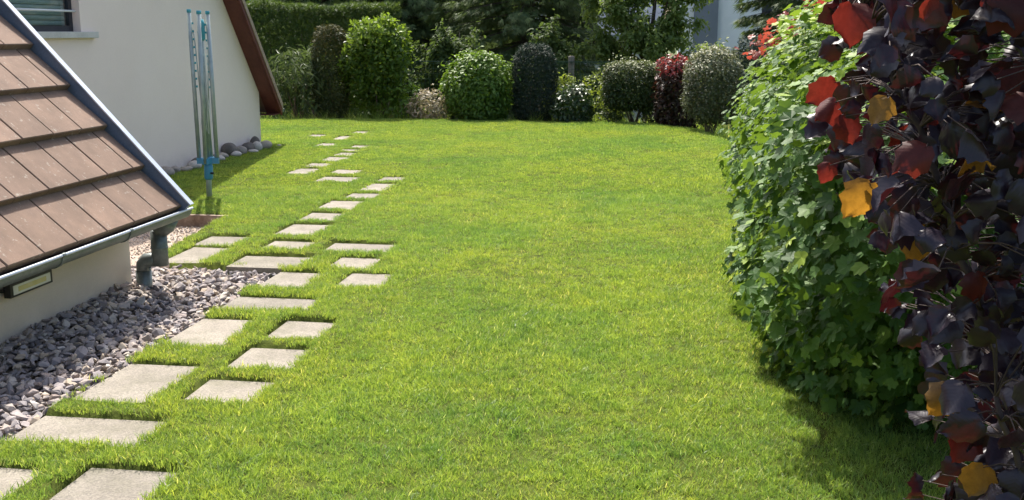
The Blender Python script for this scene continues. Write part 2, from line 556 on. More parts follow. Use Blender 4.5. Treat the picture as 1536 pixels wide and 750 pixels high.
for i in order[300:]:
    V, F = ROCKS[var[i]]
    W = (V * rk[i, 3]) @ rot[i].T + rk[i, :3]
    Vs.append(W); Fs.append(F + nb); nb += len(V); Ts.append(np.full(len(V), r_.uniform()))
tag(np_obj('gravel', np.vstack(Vs), np.vstack(Fs), M_rock_t, bed, tint=np.concatenate(Ts)), kind='stuff')

# sunken pad of fine gravel behind the garage, with a timber edging board
M_padg = mat_surface('fine_gravel', (0.34, 0.26, 0.20), (0.46, 0.38, 0.31), 9, 0.95, fine=160, bump_s=0.7, bump_d=0.008)
grid_obj('gravel_pad', np.arange(-5.70, -3.58, 0.04), np.arange(6.86, 8.74, 0.04), lambda x, y: -0.075 + 0.006 * np.sin(7 * x) * np.sin(5 * y), M_padg,
         keep=lambda x, y: in_pad(x, y, 0.04))
padst = bpy.data.objects['gravel_pad']
n_p = 2600
pq = np.stack([r_.uniform(-5.2, -3.65, n_p), r_.uniform(6.9, 8.68, n_p)], 1); pq = pq[in_pad(pq[:, 0], pq[:, 1])]
Vs, Fs, Ts = [], [], []; nb = 0
rm = euler_mats(r_, len(pq), 0.6)
for i, (x, y) in enumerate(pq):
    V, F = ROCKS[i % 14]
    W = (V * r_.uniform(0.008, 0.016)) @ rm[i].T + np.array([x, y, -0.070])
    Vs.append(W); Fs.append(F + nb); nb += len(V); Ts.append(np.full(len(V), r_.uniform(0.5, 1)))
tag(np_obj('pebbles', np.vstack(Vs), np.vstack(Fs), M_rock_t, padst, tint=np.concatenate(Ts)), kind='stuff')
M_board = mat_surface('weathered_board', (0.16, 0.10, 0.07), (0.34, 0.26, 0.20), 5, 0.85, fine=40)
board = MB().box(-5.4, -3.80, 8.715, 8.755, -0.16, 0.028).build('edging_board', M_board, bevel=0.004)
tag(board, 'low weathered timber edging board between the fine gravel pad and the lawn', 'edging board')

# ------------------------------------------------------------------ grass: countless blades, real geometry
def make_grass_mat():
    m, nt, b = new_mat('grass_blade')
    at = N(nt, 'ShaderNodeAttribute', attribute_name='tint').outputs['Fac']
    oi = N(nt, 'ShaderNodeObjectInfo').outputs['Random']
    c = ramp(nt, [(0.0, (0.075, 0.145, 0.028)), (0.25, (0.17, 0.28, 0.055)), (0.7, (0.34, 0.47, 0.095)), (0.93, (0.45, 0.54, 0.15)), (1.0, (0.64, 0.58, 0.36))], at)
    c = mixc(nt, c, ramp(nt, [(0, (0.8, 0.86, 0.8)), (1, (1.18, 1.12, 1.0))], oi), 1.0, 'MULTIPLY')
    big = noise(nt, 0.55, 4, 0.6, 'World')
    c = mixc(nt, c, ramp(nt, [(0.36, (0.70, 0.84, 0.95)), (0.5, (1, 1, 1)), (0.64, (1.15, 1.05, 0.95))], big), 0.9, 'MULTIPLY')
    mid = noise(nt, 5.0, 5, 0.7, 'World')
    c = mixc(nt, c, ramp(nt, [(0.3, (0.62, 0.76, 0.8)), (0.5, (1, 1, 1)), (0.72, (1.25, 1.12, 1.0))], mid), 0.9, 'MULTIPLY')
    nt.links.new(c, b.inputs['Base Color'])
    b.inputs['Roughness'].default_value = 0.45
    b.inputs['Specular IOR Level'].default_value = 0.4
    t = N(nt, 'ShaderNodeBsdfTranslucent')
    nt.links.new(mixc(nt, c, (1.35, 1.25, 0.8), 1.0, 'MULTIPLY'), t.inputs[0])
    mx = N(nt, 'ShaderNodeMixShader'); mx.inputs[0].default_value = 0.45
    nt.links.new(b.outputs[0], mx.inputs[1]); nt.links.new(t.outputs[0], mx.inputs[2])
    nt.links.new(mx.outputs[0], nt.nodes['Material Output'].inputs[0])
    return m
M_grass = make_grass_mat()

def tuft(name, nblades, rad, w, hmin, hmax, seed, segs, dry=0.05):
    r = np.random.default_rng(seed)
    V, F, T = [], [], []
    for _ in range(nblades):
        a = r.uniform(0, 6.283); q = rad * math.sqrt(r.uniform())
        bx, by = math.cos(a) * q, math.sin(a) * q
        h = r.uniform(hmin, hmax); lean = r.uniform(0.15, 1.0) * h; la = r.uniform(0, 6.283); fa = r.uniform(0, 6.283)
        isdry = r.uniform() < dry
        ti = r.uniform(0.9, 1.0) if isdry else r.beta(2.2, 2.2) * 0.92
        ww = w * r.uniform(0.7, 1.3)
        b0 = len(V)
        for k in range(segs + 1):
            t = k / segs
            cx = bx + math.cos(la) * lean * t ** 1.7; cy = by + math.sin(la) * lean * t ** 1.7; cz = h * (t - 0.25 * t * t * (lean / h)) - 0.004
            wt = ww * (1 - t ** 1.6) * 0.5
            if k < segs:
                V += [(cx - math.cos(fa) * wt, cy - math.sin(fa) * wt, cz), (cx + math.cos(fa) * wt, cy + math.sin(fa) * wt, cz)]; T += [ti, ti]
            else:
                V.append((cx, cy, cz)); T.append(ti)
        for k in range(segs - 1):
            i = b0 + 2 * k
            F += [(i, i + 1, i + 3), (i, i + 3, i + 2)]
        i = b0 + 2 * (segs - 1); F.append((i, i + 1, i + 2))
    return bpy.data.objects.new(name, np_mesh(name, np.array(V), np.array(F), M_grass, np.array(T)))

tufts = bpy.data.collections.new('grass_tufts')
for k in range(6): tufts.objects.link(tuft('tuft_%02d' % k, 17, 0.034, 0.0032, 0.016, 0.040, 40 + k, 3, 0.035))
for k in range(6): tufts.objects.link(tuft('tuft_%02d' % (6 + k), 34, 0.065, 0.0048, 0.010, 0.027, 60 + k, 2, 0.03))
for k in range(3): tufts.objects.link(tuft('tuft_%02d' % (12 + k), 26, 0.07, 0.008, 0.10, 0.30, 80 + k, 3, 0.08))

def grass_points():
    r = np.random.default_rng(21)
    P, I, S = [], [], []
    for y0, y1, dens, near in ((2.2, 6.5, 2100, True), (6.5, 10.5, 1350, True), (10.5, 20.3, 700, False)):
        x0, x1 = (-6.2, 4.2) if y1 < 11 else (-8.5, 3.5)
        n = int((x1 - x0) * (y1 - y0) * dens)
        x = r.uniform(x0, x1, n); y = r.uniform(y0, y1, n)
        left = -0.66 * y - 0.6; right = 0.42 * y + 0.5           # what the garden camera and its neighbours can see
        ok = (x > left) & (x < right)
        ok &= ~in_slab(x, y, (0.012 if near else 0.014) - 0.024 * np.clip(wobble(np.stack([x, y, 0 * x], 1), 79, 9.0), 0, 1)) & ~in_gravel(x, y, 0.012) & ~in_pad(x, y, 0.02)
        ok &= ~((x < -5.66) & (y < 14.6) & (y > 6)) & ~((x < -3.3) & (y < 6.3))
        ok &= lawn_fall(x, y) < 1.0
        ok &= ~((np.abs(y - 8.735) < 0.05) & (x < -3.8))
        # thinner, worn spots
        wv = wobble(np.stack([x, y, 0 * x], 1), 77, 1.6)
        hole = wobble(np.stack([x, y * 0.8, 0 * x], 1), 81, 7.0)
        ok &= r.uniform(size=n) < np.clip(1.15 - 0.5 * np.clip(wv - 0.5, 0, 1) - 0.45 * np.clip(hole - 0.55, 0, 1) / 0.45, 0, 1)
        x, y, wv = x[ok], y[ok], wv[ok]
        hum = 0.6 * wobble(np.stack([x, y, 0 * x], 1), 78, 3.5) + 0.6 * wobble(np.stack([x, y, 0 * x], 1), 80, 9.0)
        P.append(np.stack([x, y, land(x, y) - 0.002], 1))
        I.append(r.integers(0, 6, len(x)) + (0 if near else 6))
        S.append(r.uniform(0.7, 1.2, len(x)) * (1 + 0.30 * hum))
    # rough grass beyond the brow
    n = 5200
    x = r.uniform(-9, 5, n); y = r.uniform(9, 23, n); f = lawn_fall(x, y)
    ok = (f > 0.5) & (f < 4.2) & (x > -9)
    x, y = x[ok], y[ok]
    P.append(np.stack([x, y, land(x, y)], 1)); I.append(r.integers(12, 15, len(x))); S.append(r.uniform(0.6, 1.2, len(x)))
    return np.vstack(P), np.concatenate(I), np.concatenate(S)
gp, gi, gs = grass_points()
gme = bpy.data.meshes.new('grass')
gme.vertices.add(len(gp)); gme.vertices.foreach_set('co', gp.astype(np.float32).ravel())
a_ = gme.attributes.new('idx', 'INT', 'POINT'); a_.data.foreach_set('value', gi.astype(np.int32))
a_ = gme.attributes.new('scl', 'FLOAT', 'POINT'); a_.data.foreach_set('value', gs.astype(np.float32))
a_ = gme.attributes.new('rot', 'FLOAT_VECTOR', 'POINT')
rr = np.stack([rng.normal(0, 0.12, len(gp)), rng.normal(0, 0.12, len(gp)), rng.uniform(0, 6.283, len(gp))], 1)
rr[:, 0] += 0.26 * np.tanh(6 * np.sin(2 * math.pi * gp[:, 0] / 1.04)) * (gp[:, 0] > -1.7)     # mower lanes lay the blades to and fro
a_.data.foreach_set('vector', rr.astype(np.float32).ravel())
gme.materials.append(M_grass)
grass = link(bpy.data.objects.new('grass', gme))
tag(grass, 'short sunlit yellow-green mown grass covering the lawn and the strips between slabs', 'grass', kind='stuff')
ng = bpy.data.node_groups.new('grow_grass', 'GeometryNodeTree')
ng.interface.new_socket('Geometry', in_out='INPUT', socket_type='NodeSocketGeometry')
ng.interface.new_socket('Geometry', in_out='OUTPUT', socket_type='NodeSocketGeometry')
gin = ng.nodes.new('NodeGroupInput'); gout = ng.nodes.new('NodeGroupOutput')
ci = ng.nodes.new('GeometryNodeCollectionInfo'); ci.inputs['Collection'].default_value = tufts
ci.inputs['Separate Children'].default_value = True; ci.inputs['Reset Children'].default_value = True
iop = ng.nodes.new('GeometryNodeInstanceOnPoints'); iop.inputs['Pick Instance'].default_value = True
def named(nm, ty):
    n = ng.nodes.new('GeometryNodeInputNamedAttribute'); n.data_type = ty; n.inputs['Name'].default_value = nm
    return next(s for s in n.outputs if s.enabled and s.name == 'Attribute')
ng.links.new(gin.outputs[0], iop.inputs['Points']); ng.links.new(ci.outputs[0], iop.inputs['Instance'])
ng.links.new(named('idx', 'INT'), iop.inputs['Instance Index'])
ng.links.new(named('rot', 'FLOAT_VECTOR'), iop.inputs['Rotation'])
ng.links.new(named('scl', 'FLOAT'), iop.inputs['Scale'])
ng.links.new(iop.outputs[0], gout.inputs[0])
md = grass.modifiers.new('grow', 'NODES'); md.node_group = ng

# ------------------------------------------------------------------ garage with the low tiled roof (left foreground)
def make_render_mat(name, c1, c2):
    m, nt, b = new_mat(name)
    c = ramp(nt, [(0.35, c1), (0.65, c2)], noise(nt, 0.9, 5, 0.65, 'World'))
    fine = noise(nt, 220, 3, 0.7, 'World')
    c = mixc(nt, c, ramp(nt, [(0.3, (0.82, 0.82, 0.82)), (0.7, (1.1, 1.1, 1.1))], fine), 0.5, 'MULTIPLY')
    # splash dirt above the ground
    sep = N(nt, 'ShaderNodeSeparateXYZ'); nt.links.new(N(nt, 'ShaderNodeNewGeometry').outputs['Position'], sep.inputs[0])
    mr = N(nt, 'ShaderNodeMapRange'); mr.inputs[1].default_value = 0.0; mr.inputs[2].default_value = 0.22; mr.inputs[3].default_value = 0.5; mr.inputs[4].default_value = 0.0
    nt.links.new(sep.outputs[2], mr.inputs[0])
    dm = N(nt, 'ShaderNodeMath', operation='MULTIPLY'); nt.links.new(mr.outputs[0], dm.inputs[0])
    nt.links.new(ramp(nt, [(0.35, (0.1,) * 3), (0.7, (1,) * 3)], noise(nt, 5, 5, 0.7, 'World')), dm.inputs[1])
    c = mixc(nt, c, (0.33, 0.28, 0.22), dm.outputs[0])
    nt.links.new(c, b.inputs['Base Color']); b.inputs['Roughness'].default_value = 0.92
    bump(nt, b, fine, 0.25, 0.002)
    return m
M_wall = make_render_mat('cream_render', (0.68, 0.58, 0.47), (0.74, 0.64, 0.53))
M_wall2 = make_render_mat('pale_pink_render', (0.84, 0.70, 0.625), (0.88, 0.745, 0.67))

def make_tile_mat():
    m, nt, b = new_mat('concrete_roof_tile')
    c = ramp(nt, [(0.3, (0.15, 0.098, 0.068)), (0.7, (0.24, 0.158, 0.113))], noise(nt, 3.5, 5, 0.65, 'World'))
    st = noise(nt, 7, 5, 0.7, 'World', (1, 1.0, 0.25))
    c = mixc(nt, c, ramp(nt, [(0.3, (0.72, 0.72, 0.74)), (0.7, (1.22, 1.2, 1.18))], st), 0.6, 'MULTIPLY')
    fine = noise(nt, 320, 2, 0.6, 'World')
    c = mixc(nt, c, ramp(nt, [(0.3, (0.65, 0.65, 0.65)), (0.7, (1.3, 1.3, 1.3))], fine), 0.5, 'MULTIPLY')
    oi = N(nt, 'ShaderNodeObjectInfo')
    c = mixc(nt, c, ramp(nt, [(0, (0.86, 0.85, 0.84)), (1, (1.12, 1.1, 1.08))], oi.outputs['Random']), 1.0, 'MULTIPLY')
    li = noise(nt, 26, 4, 0.7, 'World')
    c = mixc(nt, c, (0.42, 0.40, 0.34), ramp(nt, [(0.60, (0, 0, 0)), (0.70, (0.55,) * 3)], li))
    nt.links.new(c, b.inputs['Base Color']); b.inputs['Roughness'].default_value = 0.85
    bump(nt, b, fine, 0.3, 0.003)
    return m
M_tile = make_tile_mat()
M_zinc = mat_surface('weathered_zinc', (0.14, 0.165, 0.16), (0.21, 0.24, 0.232), 7, 0.45, metal=0.5, fine=60, bump_s=0.05, bump_d=0.002)
M_trim = mat_surface('blue_grey_trim', (0.13, 0.165, 0.23), (0.17, 0.20, 0.27), 5, 0.38, metal=0.3, fine=70, bump_s=0.04, bump_d=0.002)
M_dark = mat_surface('dark_fitting', (0.012, 0.012, 0.014), (0.025, 0.025, 0.027), 20, 0.45)
M_wood = mat_surface('dark_roof_timber', (0.05, 0.03, 0.022), (0.10, 0.06, 0.042), 8, 0.8, fine=50)

garage = empty('garage', (-3.37, 4.3, 0))
tag(garage, 'cream rendered garage at the left with low brown tiled roof and grey gutter', 'garage')
TH = R(47.6); CT, ST = math.cos(TH), math.sin(TH)
EX, EZ = -3.06, 0.515                                   # eave line
YA, YB = 1.5, 6.225                                     # roof along the path
RL = 2.72                                               # slope length
RX, RZ = EX - RL * CT, EZ + RL * ST                     # ridge
BX = 2 * RX - EX
def slope_pt(s, n):                                     # distance up the slope, height above it
    return (EX - s * CT + n * ST, EZ + s * ST + n * CT)
wz = lambda x: EZ + (EX - x) * math.tan(TH) - 0.07
MB().prism([(-3.37, -0.25), (-3.37, wz(-3.37)), (RX, RZ - 0.09), (BX + 0.31, wz(-3.37)), (BX + 0.31, -0.25)], 'y', YA + 0.1, 6.20).build('wall', M_wall, garage)
deck = MB().prism([slope_pt(-0.01, -0.055), slope_pt(-0.01, -0.02), (RX, RZ - 0.03), (BX, EZ - 0.03), (BX, EZ - 0.08), (RX, RZ - 0.085)], 'y', YA, YB - 0.01).build('roof', M_wood, garage)
# tiles: one mesh per kind, shared
def tile_mesh(name, w):
    L, t = 0.385, 0.042
    hw = w / 2 - 0.0028
    c = 0.005
    prof = [(0.0, 0.0), (0.0, t - c), (c, t), (L, t * 0.8), (L, 0.0)]       # y up the slope, z
    b = MB()
    vs_ = [(-hw, p[0], p[1]) for p in prof] + [(hw, p[0], p[1]) for p in prof]
    vs_[2] = (-hw + c, c, t); vs_[7] = (hw - c, c, t); vs_[3] = (-hw + c, L, t * 0.8); vs_[8] = (hw - c, L, t * 0.8)
    b.add(vs_, [(0, 1, 2, 3, 4), (9, 8, 7, 6, 5), (0, 5, 6, 1), (1, 6, 7, 2), (2, 7, 8, 3), (3, 8, 9, 4), (4, 9, 5, 0)])
    o = b.build(name, M_tile)
    me = o.data
    bpy.data.objects.remove(o)
    return me
TW = 0.30
me_full = tile_mesh('roof_tile', TW); me_half = tile_mesh('roof_tile', TW / 2)
course = 0.335
for k in range(8):
    s0 = -0.02 + k * course
    y = YB - 0.002
    first = True
    while y > YA + 0.05:
        half = first and k % 2 == 1
        w = TW / 2 if half else TW
        o = bpy.data.objects.new('roof_tile', me_half if half else me_full)
        link(o, deck)
        x, z = slope_pt(s0, 0.010 + random.uniform(-0.0015, 0.0015))
        # local x -> +Y world, local y -> up the slope (tilted a little: head dips under the next course)
        a = TH - R(5.8)
        X = Vector((0, 1, 0)); Yv = Vector((-math.cos(a), 0, math.sin(a))); Z = X.cross(Yv)
        yaw = random.uniform(-0.003, 0.003)
        Mx = Matrix((X, Yv, Z)).transposed().to_4x4()
        o.matrix_world = Matrix.Translation((x, y - w / 2, z)) @ Mx @ Matrix.Rotation(yaw, 4, 'Z')
        o.matrix_parent_inverse = Matrix.Translation(-Vector(garage.location)) if False else Matrix.Identity(4)
        o.location = o.location - Vector(garage.location) * 0
        y -= w; first = False
for o in [c for c in deck.children]:
    o.location = Vector(o.location) - Vector(garage.location)

# verge trim at the far end of the roof
tr = MB()
def along(s, n, y): 
    x, z = slope_pt(s, n); return (x, y, z)
def bar(s0, s1, n0, n1, y0, y1, mb):
    q = [along(s0, n0, y0), along(s1, n0, y0), along(s1, n0, y1), along(s0, n0, y1), along(s0, n1, y0), along(s1, n1, y0), along(s1, n1, y1), along(s0, n1, y1)]
    mb.add(q, [(0, 3, 2, 1), (4, 5, 6, 7), (0, 1, 5, 4), (1, 2, 6, 5), (2, 3, 7, 6), (3, 0, 4, 7)])
bar(-0.045, RL + 0.03, -0.075, 0.088, YB + 0.004, YB + 0.045, tr)
verge = tr.build('verge_trim', M_trim, deck)
bar(-0.050, RL + 0.03, 0.0885, 0.096, YB - 0.002, YB + 0.050, (cap_ := MB()))
M_cap = mat_surface('bright_zinc_edge', (0.45, 0.50, 0.55), (0.55, 0.60, 0.66), 6, 0.32, metal=0.6)
cap_.build('verge_cap', M_cap, deck)

# gutter: half-round trough with rolled lip, seams and end cap
GX, GZ, GR = -3.062, 0.498, 0.062
gm = MB()
npf = 13
prof_o = [(GX + GR * math.cos(math.pi + math.pi * i / (npf - 1)), GZ + GR * math.sin(math.pi + math.pi * i / (npf - 1))) for i in range(npf)]
prof_i = [(GX + (GR - 0.003) * math.cos(math.pi + math.pi * i / (npf - 1)), GZ + (GR - 0.003) * math.sin(math.pi + math.pi * i / (npf - 1))) for i in range(npf)][::-1]
poly = prof_o + prof_i
n_ = len(poly)
vs_ = [(x, YA, z) for x, z in poly] + [(x, 6.335, z) for x, z in poly]
gm.add(vs_, [(i, (i + 1) % n_, n_ + (i + 1) % n_, n_ + i) for i in range(n_)])
capv = [(x, 6.335, z) for x, z in prof_o] + [(x, 6.339, z) for x, z in prof_o]
gm.add(capv, [tuple(range(npf))[::-1], tuple(range(npf, 2 * npf))] + [(i, i + 1, npf + i + 1, npf + i) for i in range(npf - 1)])
gut = gm.build('gutter', M_zinc, garage, smooth=False)
MB().tube([(GX + GR, YA, GZ + 0.003), (GX + GR, 6.345, GZ + 0.003)], 0.0085, 8).build('rolled_lip', M_cap, gut)
for yb in (2.95, 3.9, 4.86, 5.55):
    seam = MB()
    pr = [(GX + (GR + 0.006) * math.cos(a), GZ + (GR + 0.006) * math.sin(a)) for a in np.linspace(math.pi, 2 * math.pi, 11)]
    pi_ = [(GX + (GR + 0.0005) * math.cos(a), GZ + (GR + 0.0005) * math.sin(a)) for a in np.linspace(math.pi, 2 * math.pi, 11)][::-1]
    pp = pr + pi_; n_ = len(pp)
    seam.add([(x, yb - 0.012, z) for x, z in pp] + [(x, yb + 0.012, z) for x, z in pp],
             [(i, (i + 1) % n_, n_ + (i + 1) % n_, n_ + i) for i in range(n_)] + [(i, i + 1, n_ - 2 - i, n_ - 1 - i) for i in range(10)][::-1] +
             [(n_ + i, n_ + i + 1, 2 * n_ - 2 - i, 2 * n_ - 1 - i) for i in range(10)])
    seam.tube([(GX + GR, yb - 0.012, GZ + 0.003), (GX + GR, yb + 0.012, GZ + 0.003)], 0.0115, 8)
    seam.build('gutter_seam', M_zinc, gut)
# downpipe: outlet, upper pipe, swan neck back to the wall, lower pipe
dp = MB()
pu = (-3.168, 6.20); pl = (-3.285, 6.20)
dp.tube([(-3.10, 6.2, 0.455), (-3.115, 6.2, 0.41), (pu[0], 6.2, 0.372)], [0.066, 0.058, 0.053], 16)
dp.tube([(pu[0], 6.2, 0.375), (pu[0], 6.2, 0.155)], 0.051, 18)
dp.tube([(pu[0] - 0.005, 6.2, 0.195), (pu[0] - 0.05, 6.2, 0.188), (pl[0] + 0.025, 6.2, 0.182), (pl[0] + 0.005, 6.2, 0.160), (pl[0], 6.2, 0.10)], [0.036, 0.046, 0.048, 0.047, 0.046], 16)
dp.tube([(pl[0], 6.2, 0.115), (pl[0], 6.2, -0.1)], 0.049, 18)
dpo = dp.build('downpipe', M_zinc, garage, smooth=True)
MB().tube([(pu[0], 6.2, 0.262), (pu[0], 6.2, 0.276)], 0.054, 18).build('pipe_seam', M_zinc, dpo, smooth=True)

# floodlight fixed to the garage wall
fl = empty('floodlight', (-3.35, 5.055, 0.30))
tag(fl, 'slim black floodlight with yellow panel on the garage wall under the gutter', 'floodlight')
fm = MB()
fm.box(-3.352, -3.312, 4.865, 5.245, 0.262, 0.335)
fl_b = fm.build('housing', M_dark, fl, bevel=0.003)
M_led = mat_surface('yellowed_panel', (0.62, 0.55, 0.22), (0.70, 0.64, 0.34), 16, 0.25, spec=0.6)
M_lens = mat_surface('milky_lens', (0.66, 0.68, 0.62), (0.72, 0.73, 0.68), 10, 0.25, spec=0.6)
MB().box(-3.3125, -3.3095, 4.888, 5.222, 0.274, 0.323).build('lens', M_lens, fl)
MB().box(-3.3100, -3.3075, 4.930, 5.180, 0.286, 0.311).build('led_strip', M_led, fl)
MB().box(-3.368, -3.345, 4.853, 4.866, 0.292, 0.308).build('bracket', M_dark, fl)

# ------------------------------------------------------------------ house with the pale gable wall
M_barge = mat_surface('red_brown_board', (0.105, 0.030, 0.024), (0.14, 0.042, 0.032), 6, 0.55, fine=40)
M_edge = mat_surface('weathered_tan_board', (0.30, 0.22, 0.16), (0.38, 0.29, 0.22), 7, 0.7, fine=40)
M_stone = mat_surface('cast_stone_sill', (0.50, 0.49, 0.46), (0.60, 0.58, 0.55), 6, 0.85, fine=90)
M_frame = mat_surface('dark_window_frame', (0.018, 0.02, 0.03), (0.03, 0.032, 0.042), 9, 0.4)
M_bar = mat_surface('white_painted_bar', (0.66, 0.67, 0.70), (0.74, 0.75, 0.77), 8, 0.4)
M_shut = mat_surface('grey_green_shutter', (0.36, 0.42, 0.40), (0.44, 0.49, 0.47), 4, 0.5)
def make_glass():
    m, nt, b = new_mat('window_glass')
    b.inputs['Base Color'].default_value = (0.9, 0.95, 0.95, 1)
    b.inputs['Roughness'].default_value = 0.02
    b.inputs['Transmission Weight'].default_value = 1.0
    b.inputs['IOR'].default_value = 1.45
    tr_ = N(nt, 'ShaderNodeBsdfTransparent'); tr_.inputs[0].default_value = (0.85, 0.9, 0.9, 1)
    gl = N(nt, 'ShaderNodeBsdfGlossy'); gl.inputs['Roughness'].default_value = 0.03
    lw = N(nt, 'ShaderNodeLayerWeight'); lw.inputs[0].default_value = 0.25
    fr = N(nt, 'ShaderNodeMath', operation='MULTIPLY_ADD'); fr.inputs[1].default_value = 0.3; fr.inputs[2].default_value = 0.04
    nt.links.new(lw.outputs['Facing'], fr.inputs[0])
    mx = N(nt, 'ShaderNodeMixShader')
    nt.links.new(fr.outputs[0], mx.inputs[0]); nt.links.new(tr_.outputs[0], mx.inputs[1]); nt.links.new(gl.outputs[0], mx.inputs[2])
    nt.links.new(mx.outputs[0], nt.nodes['Material Output'].inputs[0])
    return m
M_glass = make_glass()

HX = -5.77
house = empty('house', (HX, 10.6, 0))
tag(house, 'house with a pale rendered gable wall and dark red roof edge behind the clothes dryer', 'house')
K = 0.875
def hz(y): return 0.66 + (14.62 - y) / K              # underside line of the far roof slope on the gable
YR = 11.0; ZR = hz(YR)
def hz2(y): return ZR - (YR - y) / 1.6
Y0 = 6.95; Y1 = 14.53
wy0, wy1, wz0, wz1 = 8.84, 9.985, 1.60, 2.75          # window opening
wm = MB()
D = 0.13
# front face around the opening, as one wall with real reveals
def face(pts): wm.add([(HX, y, z) for y, z in pts], [tuple(range(len(pts)))])
face([(Y0, -0.3), (wy0, -0.3), (wy0, hz2(wy0)), (Y0, hz2(Y0))])
face([(wy0, -0.3), (wy1, -0.3), (wy1, wz0), (wy0, wz0)])
face([(wy0, wz1), (wy1, wz1), (wy1, hz2(wy1)), (wy0, hz2(wy0))])
face([(wy1, -0.3), (Y1, -0.3), (Y1, hz(Y1)), (YR, ZR), (wy1, hz2(wy1))])
wm.add([(HX, wy1, wz0), (HX - D, wy1, wz0), (HX - D, wy1, wz1), (HX, wy1, wz1)], [(0, 1, 2, 3)])
wm.add([(HX, wy0, wz0), (HX - D, wy0, wz0), (HX - D, wy0, wz1), (HX, wy0, wz1)], [(3, 2, 1, 0)])
wm.add([(HX, wy0, wz1), (HX - D, wy0, wz1), (HX - D, wy1, wz1), (HX, wy1, wz1)], [(3, 2, 1, 0)])
wm.add([(HX, wy0, wz0), (HX - D, wy0, wz0), (HX - D, wy1, wz0), (HX, wy1, wz0)], [(0, 1, 2, 3)])
# far, near and back walls
wm.add([(HX, Y1, -0.3), (-15, Y1, -0.3), (-15, Y1, hz(Y1)), (HX, Y1, hz(Y1))], [(0, 1, 2, 3)])
wm.add([(HX, Y0, -0.3), (-15, Y0, -0.3), (-15, Y0, hz2(Y0)), (HX, Y0, hz2(Y0))], [(3, 2, 1, 0)])
wm.add([(-15, Y0, -0.3), (-15, Y1, -0.3), (-15, Y1, hz(Y1)), (-15, YR, ZR), (-15, Y0, hz2(Y0))], [(4, 3, 2, 1, 0)])
me = bpy.data.meshes.new('wall'); me.from_pydata([(a - HX, b - 10.6, c) for a, b, c in wm.v], [], wm.f); me.update(); me.materials.append(M_wall2)
link(bpy.data.objects.new('wall', me), house)
# roof
OX = -5.57
rm_ = MB()
EY = 14.80                                            # eave beyond the far wall
def rz(y): return hz(y)
th = 0.15
NY = Y0 - 0.4
rm_.prism([(EY, rz(EY) + 0.003), (YR, ZR + 0.003), (NY, hz2(NY) + 0.003), (NY - 0.02, hz2(NY) + th), (YR, ZR + th), (EY + 0.02, rz(EY) + th)], 'x', -15.4, OX)
M_roof2 = mat_surface('brown_roof', (0.20, 0.12, 0.09), (0.28, 0.17, 0.13), 5, 0.85, fine=60)
roof2 = rm_.build('roof', M_roof2, house)
def rake(name, x0, x1, n0, n1, mat, y_end=EY):
    m_ = MB()
    for sgn in (1, -1):
        ye = y_end if sgn > 0 else NY - (y_end - EY)
        ze = rz(ye) if sgn > 0 else hz2(ye)
        m_.prism([(ye, ze + n0), (YR, ZR + n0), (YR, ZR + n1), (ye, ze + n1)], 'x', x0, x1)
    return m_.build(name, mat, roof2)
rake('soffit', HX + 0.003, OX - 0.003, -0.012, 0.0, M_barge, EY + 0.005)
rake('bargeboard', OX + 0.002, OX + 0.03, -0.015, 0.07, M_barge, EY + 0.012)
rake('verge_strip', OX + 0.002, OX + 0.04, 0.0705, th + 0.02, M_edge, EY + 0.02)
MB().prism([(Y1 + 0.003, rz(EY) - 0.012), (EY - 0.01, rz(EY) - 0.012), (EY - 0.01, rz(EY) - 0.002), (Y1 + 0.003, rz(EY) - 0.002)], 'x', -15.3, OX - 0.005).build('eave_soffit', M_barge, roof2)
gmm = MB()
gp_ = [(EY + 0.055 + 0.05 * math.cos(a), rz(EY) + 0.06 + 0.05 * math.sin(a)) for a in np.linspace(math.pi, 2 * math.pi, 9)]
gmm.prism(gp_, 'x', -15.4, OX + 0.03)
gmm.build('gutter', M_zinc, house)
# window
win = empty('window', (0, 0, 0)); win.parent = house; win.location = (0, 0, 0)
WX = HX - D
fr = MB()
fw = 0.06
fr.box(WX, WX + 0.05, wy0, wy0 + fw, wz0, wz1); fr.box(WX, WX + 0.05, wy1 - fw, wy1, wz0, wz1)
fr.box(WX + 0.001, WX + 0.049, wy0 + fw, wy1 - fw, wz0, wz0 + fw); fr.box(WX + 0.001, WX + 0.049, wy0 + fw, wy1 - fw, wz1 - fw, wz1)
fr.build('frame', M_frame, win)
MB().box(WX + 0.028, WX + 0.032, wy0 + fw, wy1 - fw, wz0 + fw, wz1 - fw).build('pane', M_glass, win)
z = wz0 + fw
sl = None
while z < wz1 - fw - 0.05:
    o = MB().prism([(WX - 0.012, z + 0.001), (WX - 0.002, z + 0.008), (WX + 0.001, z + 0.024), (WX - 0.002, z + 0.040), (WX - 0.012, z + 0.047)], 'y', wy0 + fw - 0.02, wy1 - fw + 0.02).build('shutter_slat', M_shut, win)
    z += 0.048
MB().box(WX - 0.06, WX - 0.013, wy0, wy1, wz0, wz1).build('shutter_backing', M_dark, win)
MB().box(HX - 0.128, HX + 0.055, wy0 - 0.1, wy1 + 0.235, wz0 - 0.058, wz0 + 0.003).build('sill', M_stone, win, bevel=0.005)
MB().tube([(HX - 0.045, wy0 + 0.002, 1.80), (HX - 0.045, wy1 - 0.002, 1.80)], 0.011, 8).build('guard_bar', M_bar, win, smooth=True)

